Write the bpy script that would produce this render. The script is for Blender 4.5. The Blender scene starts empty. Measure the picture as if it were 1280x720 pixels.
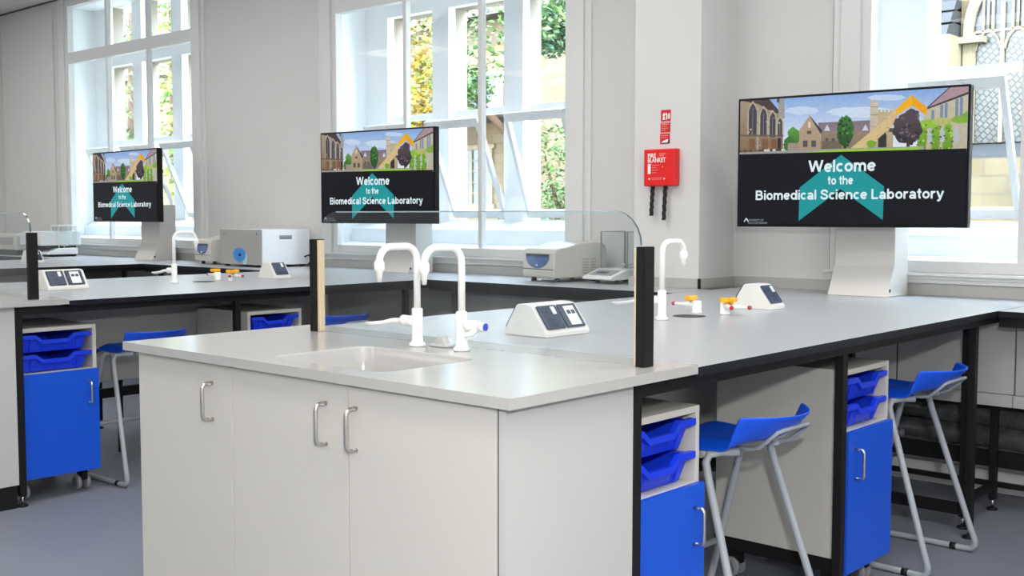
import bpy, bmesh, math, random
from mathutils import Vector, Matrix
random.seed(7)
SC = bpy.context.scene
COL = SC.collection
PI = math.pi

# ------------------------------------------------------------------ materials
def mat(name, col, rough=0.5, metal=0.0, spec=0.5, var=0.03, scale=20.0, bump=0.0, emit=None, estr=1.0, coat=0.0):
    m = bpy.data.materials.new(name); m.use_nodes = True
    nt = m.node_tree; b = nt.nodes['Principled BSDF']
    b.inputs['Roughness'].default_value = rough
    b.inputs['Metallic'].default_value = metal
    b.inputs['Specular IOR Level'].default_value = spec
    b.inputs['Coat Weight'].default_value = coat
    tc = nt.nodes.new('ShaderNodeTexCoord')
    nz = nt.nodes.new('ShaderNodeTexNoise'); nz.inputs['Scale'].default_value = scale; nz.inputs['Detail'].default_value = 3
    nt.links.new(tc.outputs['Object'], nz.inputs['Vector'])
    mx = nt.nodes.new('ShaderNodeMix'); mx.data_type = 'RGBA'
    mx.inputs[6].default_value = (*[max(0, c * (1 - var)) for c in col], 1)
    mx.inputs[7].default_value = (*[min(1, c * (1 + var)) for c in col], 1)
    nt.links.new(nz.outputs['Fac'], mx.inputs[0])
    nt.links.new(mx.outputs[2], b.inputs['Base Color'])
    if bump:
        bp = nt.nodes.new('ShaderNodeBump'); bp.inputs['Strength'].default_value = bump; bp.inputs['Distance'].default_value = 0.002
        nt.links.new(nz.outputs['Fac'], bp.inputs['Height']); nt.links.new(bp.outputs['Normal'], b.inputs['Normal'])
    if emit:
        b.inputs['Emission Color'].default_value = (*emit, 1); b.inputs['Emission Strength'].default_value = estr
    return m

def srgb(r, g, b):
    f = lambda c: (c / 255 / 12.92) if c / 255 <= 0.04045 else ((c / 255 + 0.055) / 1.055) ** 2.4
    return (f(r), f(g), f(b))

def dimmed(k, r, g, b): return tuple(c * k for c in srgb(r, g, b))
def glass_mat(name, tint=(1, 1, 1), base=0.03, edge=0.35, rough=0.0):
    m = bpy.data.materials.new(name); m.use_nodes = True
    nt = m.node_tree; nt.nodes.clear()
    out = nt.nodes.new('ShaderNodeOutputMaterial'); mx = nt.nodes.new('ShaderNodeMixShader')
    tr = nt.nodes.new('ShaderNodeBsdfTransparent'); gl = nt.nodes.new('ShaderNodeBsdfGlossy')
    tr.inputs['Color'].default_value = (*tint, 1); gl.inputs['Roughness'].default_value = rough
    lw = nt.nodes.new('ShaderNodeLayerWeight'); lw.inputs['Blend'].default_value = 0.5
    pw = nt.nodes.new('ShaderNodeMath'); pw.operation = 'POWER'; pw.inputs[1].default_value = 4
    mr = nt.nodes.new('ShaderNodeMath'); mr.operation = 'MULTIPLY_ADD'; mr.inputs[1].default_value = edge; mr.inputs[2].default_value = base
    nt.links.new(lw.outputs['Facing'], pw.inputs[0]); nt.links.new(pw.outputs[0], mr.inputs[0])
    nt.links.new(mr.outputs[0], mx.inputs[0]); nt.links.new(tr.outputs[0], mx.inputs[1]); nt.links.new(gl.outputs[0], mx.inputs[2])
    nt.links.new(mx.outputs[0], out.inputs['Surface'])
    return m

def brick_mat(name, c1, c2, mortar, scale, rough=0.9, bw=0.9, bh=0.3, msize=0.015, rz=0.0):
    m = bpy.data.materials.new(name); m.use_nodes = True
    nt = m.node_tree; b = nt.nodes['Principled BSDF']; b.inputs['Roughness'].default_value = rough
    tc = nt.nodes.new('ShaderNodeTexCoord'); mp = nt.nodes.new('ShaderNodeMapping')
    mp.inputs['Rotation'].default_value = (PI / 2, 0, rz)
    br = nt.nodes.new('ShaderNodeTexBrick'); br.inputs['Scale'].default_value = scale
    br.inputs['Color1'].default_value = (*c1, 1); br.inputs['Color2'].default_value = (*c2, 1); br.inputs['Mortar'].default_value = (*mortar, 1)
    br.inputs['Brick Width'].default_value = bw; br.inputs['Row Height'].default_value = bh; br.inputs['Mortar Size'].default_value = msize
    nt.links.new(tc.outputs['Object'], mp.inputs['Vector']); nt.links.new(mp.outputs[0], br.inputs['Vector'])
    nz = nt.nodes.new('ShaderNodeTexNoise'); nz.inputs['Scale'].default_value = 3.0
    nt.links.new(tc.outputs['Object'], nz.inputs['Vector'])
    mx = nt.nodes.new('ShaderNodeMix'); mx.data_type = 'RGBA'; mx.blend_type = 'MULTIPLY'; mx.inputs[0].default_value = 0.5
    nt.links.new(br.outputs['Color'], mx.inputs[6]); nt.links.new(nz.outputs['Fac'], mx.inputs[7])
    nt.links.new(mx.outputs[2], b.inputs['Base Color'])
    return m

def leaf_mat(name, c1, c2, c3):
    m = bpy.data.materials.new(name); m.use_nodes = True
    nt = m.node_tree; b = nt.nodes['Principled BSDF']; b.inputs['Roughness'].default_value = 0.6
    tc = nt.nodes.new('ShaderNodeTexCoord'); nz = nt.nodes.new('ShaderNodeTexNoise')
    nz.inputs['Scale'].default_value = 4.5; nz.inputs['Detail'].default_value = 5
    cr = nt.nodes.new('ShaderNodeValToRGB'); cr.color_ramp.elements[0].position = 0.36; cr.color_ramp.elements[1].position = 0.64
    cr.color_ramp.elements[0].color = (*c1, 1); cr.color_ramp.elements[1].color = (*c3, 1)
    e = cr.color_ramp.elements.new(0.5); e.color = (*c2, 1)
    nt.links.new(tc.outputs['Object'], nz.inputs['Vector']); nt.links.new(nz.outputs['Fac'], cr.inputs[0])
    nt.links.new(cr.outputs[0], b.inputs['Base Color'])
    return m

M = {}
M['wall'] = mat('wall_paint', (0.66, 0.655, 0.64), 0.7, var=0.012, scale=4)
M['frame_white'] = mat('window_white_paint', (0.72, 0.72, 0.71), 0.4, var=0.01)
M['reveal'] = mat('reveal_white_paint', (0.93, 0.95, 0.965), 0.6, var=0.02, scale=3)
M['ceiling'] = mat('ceiling_paint', (0.7, 0.7, 0.7), 0.8, var=0.01)
M['floor'] = mat('grey_blue_vinyl', srgb(118, 123, 136), 0.55, var=0.22, scale=160)
M['laminate'] = mat('grey_laminate', srgb(174, 177, 180), 0.3, var=0.03, scale=220, spec=0.6)
M['solid'] = mat('grey_solid_surface', srgb(178, 177, 174), 0.2, var=0.04, scale=260, spec=0.55)
M['black'] = mat('black_steel', (0.009, 0.009, 0.01), 0.5, spec=0.25, var=0.05)
M['edge'] = mat('black_edging', (0.009, 0.011, 0.016), 0.35, spec=0.3, var=0.05)
M['cabinet'] = mat('warm_grey_board', srgb(198, 196, 189), 0.45, var=0.01, scale=6)
M['panel'] = mat('grey_panel_board', srgb(188, 188, 186), 0.5, var=0.015, scale=6)
M['upstand'] = mat('upstand_laminate', srgb(176, 176, 172), 0.4, var=0.03, scale=120)
M['blue_door'] = mat('blue_board', srgb(12, 82, 206), 0.4, var=0.02, scale=8)
M['tray'] = mat('blue_tray_plastic', srgb(22, 60, 222), 0.35, var=0.02)
M['seat'] = mat('blue_seat_plastic', srgb(16, 84, 222), 0.35, var=0.02)
M['steel'] = mat('brushed_steel', (0.62, 0.61, 0.58), 0.28, metal=1.0, var=0.05, scale=60)
M['grey_tube'] = mat('grey_powder_coat', srgb(158, 164, 170), 0.35, var=0.03)
M['chrome'] = mat('chrome', (0.75, 0.75, 0.75), 0.12, metal=1.0)
M['white_plastic'] = mat('white_plastic', srgb(242, 242, 240), 0.3, var=0.01)
M['cream'] = mat('cream_aluminium', srgb(214, 196, 166), 0.35, var=0.02)
M['housing'] = mat('socket_housing_white', srgb(232, 231, 226), 0.4, var=0.01)
M['plate'] = mat('dark_socket_plate', srgb(58, 68, 90), 0.32, var=0.03)
M['ink'] = mat('dark_ink', (0.015, 0.015, 0.02), 0.5)
M['yellow'] = mat('yellow_lever', srgb(252, 178, 20), 0.4)
M['red'] = mat('red_plastic', srgb(226, 30, 30), 0.35, var=0.02)
M['sign_red'] = mat('red_sign', srgb(205, 28, 42), 0.45)
M['tip_red'] = mat('dark_red_tip', srgb(170, 40, 60), 0.4)
M['tap_blue'] = mat('blue_tap_disc', srgb(50, 80, 200), 0.4)
M['white_ink'] = mat('white_print', (0.85, 0.85, 0.85), 0.5)
M['pale_ink'] = mat('pale_pink_print', srgb(240, 150, 150), 0.5)
M['strap'] = mat('black_strap', (0.012, 0.012, 0.013), 0.8, var=0.2, scale=90)
M['equip'] = mat('cream_equipment', srgb(200, 198, 190), 0.4, var=0.015)
M['equip_white'] = mat('white_equipment', srgb(226, 228, 228), 0.35, var=0.01)
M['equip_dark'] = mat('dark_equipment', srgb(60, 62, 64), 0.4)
M['incubator'] = mat('silver_grey_panel', srgb(164, 163, 160), 0.4, var=0.02)
M['incubator_white'] = mat('pale_casing', srgb(236, 240, 243), 0.35, var=0.01)  # whitened so the colour carries window light on the casing side
M['dial'] = mat('blue_badge', srgb(58, 138, 216), 0.4)
M['dial_pale'] = mat('pale_badge', srgb(170, 200, 215), 0.4)
M['display_blue'] = mat('blue_display', srgb(78, 108, 158), 0.25, var=0.1, scale=60)
M['foil'] = mat('black_pipe_wrap', (0.085, 0.088, 0.092), 0.2, var=0.6, scale=26, bump=1.0, spec=0.9)
M['tv_black'] = mat('gloss_black', (0.008, 0.008, 0.009), 0.3, spec=0.2)
M['rubber'] = mat('grey_rubber', srgb(140, 142, 144), 0.5)
M['pane'] = glass_mat('window_glass', (0.97, 0.99, 1.0), 0.007, 0.25)
M['screen_glass'] = glass_mat('screen_clear_glass', (0.95, 0.97, 0.975), 0.045, 0.5)
M['glass_edge'] = mat('glass_cut_edge', srgb(70, 95, 100), 0.15, spec=0.8)
M['shield_glass'] = glass_mat('shield_glass', (0.96, 0.975, 0.975), 0.02, 0.3)
M['glass_rim'] = mat('polished_glass_rim', srgb(150, 170, 176), 0.2)
M['column'] = mat('column_white_steel', srgb(212, 210, 205), 0.45, var=0.01)
M['stone'] = brick_mat('pale_stone', dimmed(0.115, 244, 218, 164), dimmed(0.115, 230, 196, 136), dimmed(0.115, 214, 190, 148), 1.0, bw=0.55, bh=0.22)
M['tan_wall'] = brick_mat('tan_render_stone', dimmed(0.14, 240, 218, 178), dimmed(0.14, 232, 200, 148), dimmed(0.14, 212, 180, 134), 1.3, bw=0.7, bh=0.25)
M['jamb_stone'] = mat('jamb_stone', dimmed(0.32, 240, 228, 208), 0.85, var=0.12, scale=9)
M['smooth_stone'] = mat('carved_stone', dimmed(0.135, 246, 226, 182), 0.85, var=0.06, scale=6)
M['slate'] = mat('grey_slate', dimmed(0.035, 150, 152, 160), 0.7, var=0.2, scale=8)
M['roof'] = mat('brown_roof_tiles', dimmed(0.14, 110, 92, 84), 0.8, var=0.25, scale=14)
M['dark_glass'] = mat('dark_window_glass', dimmed(0.32, 86, 98, 112), 0.3, var=0.15, scale=5)
M['lead_glass'] = brick_mat('leaded_glass', dimmed(0.13, 172, 170, 158), dimmed(0.13, 196, 192, 176), dimmed(0.13, 60, 70, 72), 7.0, rough=0.3, bw=0.5, bh=0.5, msize=0.06, rz=PI/4)  # pale tones paint a white reflection on the lower lights
M['lead_glass_dark'] = brick_mat('dark_leaded_glass', dimmed(0.1, 96, 106, 112), dimmed(0.1, 110, 120, 126), dimmed(0.1, 62, 70, 74), 7.0, rough=0.3, bw=0.5, bh=0.5, msize=0.05, rz=PI/4)
M['ground'] = mat('pale_gravel', dimmed(0.32, 206, 196, 170), 0.9, var=0.2, scale=30)
M['bark'] = mat('bark', dimmed(0.32, 110, 86, 62), 0.9, var=0.25, scale=12)
M['leaf_green'] = leaf_mat('green_leaves', dimmed(0.32, 60, 110, 48), dimmed(0.32, 120, 170, 80), dimmed(0.32, 196, 218, 136))
M['leaf_blue'] = leaf_mat('cool_green_leaves', dimmed(0.32, 48, 96, 70), dimmed(0.32, 104, 160, 112), dimmed(0.32, 170, 206, 150))
M['leaf_yellow'] = leaf_mat('yellow_leaves', dimmed(0.32, 140, 170, 50), dimmed(0.32, 226, 196, 50), dimmed(0.32, 232, 170, 90))
M['leaf_lime'] = leaf_mat('lime_leaves', dimmed(0.32, 60, 130, 50), dimmed(0.32, 160, 200, 50), dimmed(0.32, 226, 226, 90))
M['leaf_dark'] = leaf_mat('dark_hedge_leaves', dimmed(0.32, 44, 80, 60), dimmed(0.32, 74, 116, 84), dimmed(0.32, 110, 150, 110))

m = bpy.data.materials.new('screen_picture'); m.use_nodes = True
nt = m.node_tree; nt.nodes.clear()
o_ = nt.nodes.new('ShaderNodeOutputMaterial'); e_ = nt.nodes.new('ShaderNodeEmission'); a_ = nt.nodes.new('ShaderNodeVertexColor'); a_.layer_name = 'Col'
nz = nt.nodes.new('ShaderNodeTexNoise'); nz.inputs['Scale'].default_value = 70; nz.inputs['Detail'].default_value = 4
tc = nt.nodes.new('ShaderNodeTexCoord'); nt.links.new(tc.outputs['Object'], nz.inputs['Vector'])
mx = nt.nodes.new('ShaderNodeMix'); mx.data_type = 'RGBA'; mx.blend_type = 'OVERLAY'; mx.inputs[0].default_value = 0.22
nt.links.new(a_.outputs['Color'], mx.inputs[6]); nt.links.new(nz.outputs['Fac'], mx.inputs[7])
nt.links.new(mx.outputs[2], e_.inputs['Color']); e_.inputs['Strength'].default_value = .82
gl = nt.nodes.new('ShaderNodeBsdfGlossy'); gl.inputs['Roughness'].default_value = 0.35; gl.inputs['Color'].default_value = (0.03, 0.03, 0.03, 1)
ad = nt.nodes.new('ShaderNodeAddShader'); nt.links.new(e_.outputs[0], ad.inputs[0]); nt.links.new(gl.outputs[0], ad.inputs[1])
nt.links.new(ad.outputs[0], o_.inputs['Surface'])
M['picture'] = m
def emis(name, col, s=1.0):
    return mat(name, (0.004, 0.004, 0.004), 0.4, spec=0.08, var=0, emit=col, estr=s * .82)
M['scr_dark'] = emis('screen_dark', srgb(23, 24, 32))
M['scr_teal'] = emis('screen_teal', srgb(32, 148, 152))
M['scr_text'] = emis('screen_text', srgb(222, 238, 244))
M['scr_grey'] = emis('screen_small_print', srgb(150, 155, 165))

# ------------------------------------------------------------------ mesh helpers
class MB:
    def __init__(s): s.b = bmesh.new()
    def box(s, x0, x1, y0, y1, z0, z1, mi=0):
        v = [s.b.verts.new(p) for p in ((x0,y0,z0),(x1,y0,z0),(x1,y1,z0),(x0,y1,z0),(x0,y0,z1),(x1,y0,z1),(x1,y1,z1),(x0,y1,z1))]
        for f in ((0,3,2,1),(4,5,6,7),(0,1,5,4),(1,2,6,5),(2,3,7,6),(3,0,4,7)):
            s.b.faces.new([v[i] for i in f]).material_index = mi
        return s
    def hexa(s, pts, mi=0):
        v = [s.b.verts.new(p) for p in pts]
        for f in ((0,3,2,1),(4,5,6,7),(0,1,5,4),(1,2,6,5),(2,3,7,6),(3,0,4,7)):
            s.b.faces.new([v[i] for i in f]).material_index = mi
        return s
    def poly(s, pts, mi=0):
        f = s.b.faces.new([s.b.verts.new(p) for p in pts]); f.material_index = mi; return f
    def prism(s, prof, axis, a, b, mi=0, cap=None):
        # prof: 2D loop; axis 'x': (y,z); 'y': (x,z); 'z': (x,y)
        def P(p, t):
            return {'x': (t, p[0], p[1]), 'y': (p[0], t, p[1]), 'z': (p[0], p[1], t)}[axis]
        A = [s.b.verts.new(P(p, a)) for p in prof]; B = [s.b.verts.new(P(p, b)) for p in prof]
        n = len(prof)
        s.b.faces.new(A).material_index = mi if cap is None else cap[0]
        s.b.faces.new(B[::-1]).material_index = mi if cap is None else cap[1]
        for i in range(n):
            j = (i + 1) % n; s.b.faces.new((A[i], B[i], B[j], A[j])).material_index = mi
        return s
    def tube(s, path, r, n=10, mi=0, closed=False, smooth=True):
        path = [Vector(p) for p in path]; N = len(path)
        rr = r if isinstance(r, (list, tuple)) else [r] * N
        rings = []; up = None
        for i, p in enumerate(path):
            if closed: d = (path[(i + 1) % N] - path[i - 1])
            else: d = path[min(i + 1, N - 1)] - path[max(i - 1, 0)]
            d.normalize()
            if up is None:
                up = Vector((0, 0, 1)) if abs(d.z) < 0.9 else Vector((1, 0, 0))
            sd = d.cross(up)
            if sd.length < 1e-5: sd = d.orthogonal()
            sd.normalize(); up = sd.cross(d).normalized()
            rings.append([s.b.verts.new(p + rr[i] * (math.cos(2*PI*k/n) * sd + math.sin(2*PI*k/n) * up)) for k in range(n)])
        for i in range(N if closed else N - 1):
            a, b = rings[i], rings[(i + 1) % N]
            for k in range(n):
                f = s.b.faces.new((a[k], a[(k+1) % n], b[(k+1) % n], b[k])); f.smooth = smooth; f.material_index = mi
        if not closed:
            s.b.faces.new(rings[0][::-1]).material_index = mi; s.b.faces.new(rings[-1]).material_index = mi
        return s
    def lathe(s, prof, c, axis='z', n=16, mi=0):
        # prof: list of (r, h) along the axis from c
        ax = {'x': Vector((1,0,0)), 'y': Vector((0,1,0)), 'z': Vector((0,0,1))}[axis] if isinstance(axis, str) else Vector(axis).normalized()
        u = ax.orthogonal().normalized(); w = ax.cross(u); c = Vector(c)
        rings = [[s.b.verts.new(c + ax*h + max(r, 1e-5)*(math.cos(2*PI*k/n)*u + math.sin(2*PI*k/n)*w)) for k in range(n)] for r, h in prof]
        for a, b in zip(rings, rings[1:]):
            for k in range(n):
                f = s.b.faces.new((a[k], a[(k+1) % n], b[(k+1) % n], b[k])); f.smooth = True; f.material_index = mi
        s.b.faces.new(rings[0][::-1]).material_index = mi; s.b.faces.new(rings[-1]).material_index = mi
        return s
    def ribbon(s, pts, w, M4, closed=False):
        pts = [Vector(p) for p in pts]; pts = [p for i, p in enumerate(pts) if i == 0 or (p - pts[i-1]).length > 1e-4]; n = len(pts); L = []; R = []
        for i, p in enumerate(pts):
            a = pts[i - 1] if (i or closed) else None; c = pts[(i + 1) % n] if (i < n - 1 or closed) else None
            d0 = (p - a).normalized() if a is not None else None; d1 = (c - p).normalized() if c is not None else None
            d0 = d0 or d1; d1 = d1 or d0
            nn = Vector((-(d0 + d1).y, (d0 + d1).x)); nn.normalize()
            k = max(.35, nn.dot(Vector((-d1.y, d1.x)))); o = nn * (w / 2 / k)
            L.append(s.b.verts.new(M4 @ Vector((*(p + o), 0)))); R.append(s.b.verts.new(M4 @ Vector((*(p - o), 0))))
        for i in range(n if closed else n - 1):
            j = (i + 1) % n; s.b.faces.new((L[i], R[i], R[j], L[j]))
    def bold_text(s, body, M4, width, cap):
        def el(cx, cy, rx, ry, a0, a1, n=14): return [(cx + rx * math.cos(math.radians(a0 + (a1 - a0) * k / n)), cy + ry * math.sin(math.radians(a0 + (a1 - a0) * k / n))) for k in range(n + 1)]
        O = lambda cx, rx: ('c', el(cx, .365, rx, .275, 0, 360 - 18, 19))
        G = {'W': (1.36, [[(.09, 1), (.38, .06)], [(.38, .06), (.68, .96)], [(.68, .96), (.98, .06)], [(.98, .06), (1.27, 1)]]),
             'e': (.72, [[(.12, .37), (.62, .37)], [(.625, .29)][:0] + el(.37, .365, .265, .275, 4, 320)]),
             'l': (.22, [[(.11, 0), (.11, 1)]]), 'c': (.67, [el(.37, .365, .265, .275, 48, 312)]), 'o': (.76, [O(.38, .27)]),
             'm': (1.1, [[(.11, 0), (.11, .73)], el(.325, .42, .205, .22, 175, 0, 8) + [(.53, 0)], el(.76, .42, .22, .22, 175, 0, 8) + [(.98, 0)]]),
             't': (.44, [[(.21, .95), (.21, .24)] + el(.33, .22, .12, .13, 190, 285, 5), [(.0, .65), (.42, .65)]]),
             'h': (.76, [[(.11, 0), (.11, 1)], el(.38, .41, .265, .23, 175, 0, 10) + [(.645, 0)]]),
             'n': (.76, [[(.11, 0), (.11, .73)], el(.38, .41, .265, .23, 175, 0, 10) + [(.645, 0)]]),
             'B': (.92, [[(.12, 0), (.12, 1)], [(.12, .915), (.5, .915)] + el(.5, .725, .2, .19, 90, -90, 8) + [(.12, .535)], [(.5, .535)] + el(.54, .31, .235, .225, 90, -90, 8) + [(.12, .085)]]),
             'i': (.22, [[(.11, 0), (.11, .73)], [(.11, .85), (.11, 1)]]),
             'd': (.78, [('c', el(.37, .365, .255, .275, 0, 342, 19)), [(.66, 0), (.66, 1)]]), 'b': (.78, [('c', el(.4, .365, .255, .275, 0, 342, 19)), [(.11, 0), (.11, 1)]]),
             'a': (.74, [el(.355, .46, .235, .185, 158, 0, 10) + [(.6, .3), (.6, .1), (.65, 0)], ('c', el(.33, .215, .215, .135, 0, 342, 15))]),
             'S': (.88, [[(.75, .7), (.69, .84), (.57, .91), (.43, .925), (.28, .89), (.17, .8), (.16, .69), (.24, .6), (.43, .535), (.64, .46), (.75, .35), (.75, .23), (.66, .13), (.5, .08), (.36, .08), (.21, .14), (.12, .26), (.1, .32)]]),
             'L': (.74, [[(.12, 1), (.12, .0)], [(.12, .085), (.7, .085)]]),
             'r': (.5, [[(.11, 0), (.11, .73)], el(.36, .4, .25, .24, 175, 68, 7)]),
             'y': (.72, [[(.07, .73), (.36, .03)], [(.65, .73), (.37, .0), (.31, -.13), (.22, -.19), (.1, -.18)]])}
        x = 0; items = []
        for ch in body:
            if ch == ' ': x += .36; continue
            adv, st = G[ch]; items.append((x, st)); x += adv + .06
        sx = width / (x - .06)
        for x0, st in items:
            for q in st:
                cl = isinstance(q, tuple); pts = q[1] if cl else q
                s.ribbon([((x0 + a) , b_) for a, b_ in pts], .19, M4 @ Matrix.Translation((-width / 2, 0, 0)) @ Matrix.Diagonal((sx, cap, 1, 1)), cl)
        return s
    def text(s, body, M4, width=None, height=None, align='CENTER', mi=0, bold=0.0, ext=0.0004):
        cu = bpy.data.curves.new('t', 'FONT'); cu.body = body; cu.align_x = align; cu.offset = bold; cu.extrude = 0; cu.resolution_u = 3
        ob = bpy.data.objects.new('t', cu); COL.objects.link(ob)
        dg = bpy.context.evaluated_depsgraph_get(); me = bpy.data.meshes.new_from_object(ob.evaluated_get(dg))
        xs = [v.co.x for v in me.vertices]; ys = [v.co.y for v in me.vertices]
        sx = width / (max(xs) - min(xs)) if width else 1
        sy = height / (max(ys)) if height else sx
        if not width: sx = sy
        off = {'CENTER': (max(xs) + min(xs)) / 2, 'LEFT': min(xs)}[align]
        vs = [s.b.verts.new(M4 @ Vector(((v.co.x - off) * sx, v.co.y * sy, ext))) for v in me.vertices]
        for p in me.polygons:
            try: s.b.faces.new([vs[i] for i in p.vertices]).material_index = mi
            except ValueError: pass
        bpy.data.objects.remove(ob); bpy.data.curves.remove(cu); bpy.data.meshes.remove(me)
        return s
    def build(s, name, mats, parent=None, bevel=0.0, seg=2, smooth=False, recalc=True):
        if recalc: bmesh.ops.recalc_face_normals(s.b, faces=s.b.faces)
        me = bpy.data.meshes.new(name); s.b.to_mesh(me); s.b.free()
        for mm in (mats if isinstance(mats, (list, tuple)) else [mats]):
            me.materials.append(M[mm] if isinstance(mm, str) else mm)
        o = bpy.data.objects.new(name, me); COL.objects.link(o)
        if parent: o.parent = parent
        if smooth:
            for p in me.polygons: p.use_smooth = True
        if bevel:
            md = o.modifiers.new('bevel', 'BEVEL'); md.width = bevel; md.segments = seg; md.limit_method = 'ANGLE'; md.angle_limit = math.radians(40)
            md.harden_normals = False
        return o

def thing(name, label, cat, loc=(0, 0, 0), rz=0, group=None):
    o = bpy.data.objects.new(name, None); COL.objects.link(o); o.empty_display_size = 0.1
    o.location = loc; o.rotation_euler = (0, 0, rz); o['label'] = label; o['category'] = cat
    if group: o['group'] = group
    return o
def tag(o, label, cat, group=None):
    o['label'] = label; o['category'] = cat
    if group: o['group'] = group
    return o
def struct(o): o['kind'] = 'structure'; return o
def dup(o, loc=None, label=None, rz=None, parent=None):
    c = o.copy(); COL.objects.link(c)
    if parent: c.parent = parent
    for ch in list(o.children): dup(ch, parent=c)
    if loc is not None: c.location = loc
    if rz is not None: c.rotation_euler = (0, 0, rz)
    if label: c['label'] = label
    return c
def arc(c, r, a0, a1, n, plane='xz'):
    out = []
    for i in range(n + 1):
        a = math.radians(a0 + (a1 - a0) * i / n); p = (r * math.cos(a), r * math.sin(a))
        out.append((c[0] + p[0], c[1], c[2] + p[1]) if plane == 'xz' else ((c[0], c[1] + p[0], c[2] + p[1]) if plane == 'yz' else (c[0] + p[0], c[1] + p[1], c[2])))
    return out

# ------------------------------------------------------------------ constants of the room
W = 3.6; H = 3.38; XL = -10.45; XR = 4.6; YF = -6.0
TOP = 0.90; LAM = 0.892; WE = 2.894
BX = [0.0, -3.25, -6.45]; BW = 1.52
PX0, PX1, PY = -2.02, -1.61, 3.256

# ------------------------------------------------------------------ room shell
struct(MB().box(XL - .1, XR + .1, YF - .1, W + .1, -0.1, 0).build('floor', 'floor'))
struct(MB().box(XL - .1, XR + .1, YF - .1, 4.4, H, H + .15).build('ceiling', 'ceiling'))
struct(MB().box(XL - .1, XL, YF, W, 0, H).build('wall_left', 'wall'))
struct(MB().box(XR, XR + .1, YF, W, 0, H).build('wall_right', 'wall'))
struct(MB().box(XL - .1, XR + .1, YF - .1, YF, 0, H).build('wall_front', 'wall'))
XC = [-7.9, -3.845, 0.218]; XO = [-8.08, -3.845, 0.30]
wb = MB(); WT = 3.66; OW = 1.2; Z0, Z1 = 1.0, 3.3
edges = [XL - .1] + sum([[x - OW, x + OW] for x in XC], []) + [XR + .1]
for a, b in zip(edges[0::2], edges[1::2]): wb.box(a, b, W, WT, 0, H)
for x in XC:
    wb.box(x - OW, x + OW, W, WT, 0, Z0); wb.box(x - OW, x + OW, W, WT, Z1, H)
wb.box(PX0, PX1, PY, W, 0, H)
wb.box(XR - 1.2, XR + .1, W, 4.3, 0, H)
struct(wb.build('wall_back', 'wall'))
# shallow panel on the far left of the wall and the dark line under the ceiling
struct(MB().box(-10.40, -9.27, W - .02, W, .96, 3.29).build('trim_1', 'wall'))
struct(MB().prism([(W-.02, H), (W, H), (W, H-.012), (W-.01, H-.012)], 'x', XL, XR).build('trim_3', 'equip_dark'))  # thin dark strip painting the shadow gap where wall meets ceiling
# upstands
up = MB(); UY = W - .02
def upst(x0, x1, y=UY, t=.02): up.box(x0, x1, y, y + t, LAM + .0005, .947)
upst(XL, PX0 - .02); upst(PX1 + .02, XR)
up.box(PX0 - .02, PX1 + .018, PY - .018, PY, LAM + .0005, .944)
up.box(PX1, PX1 + .018, PY, W, LAM + .0005, .944); up.box(PX0 - .02, PX0, PY, W, LAM + .0005, .944)
up.box(PX1 + .006, PX1 + .019, PY - .0195, PY - .008, LAM + .0005, .945, 1)
struct(up.build('trim_4', ['upstand', 'black']))
struct(MB().box(XL, XR, W - .015, W, 0, .1).build('baseboard_back', 'frame_white'))

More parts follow.
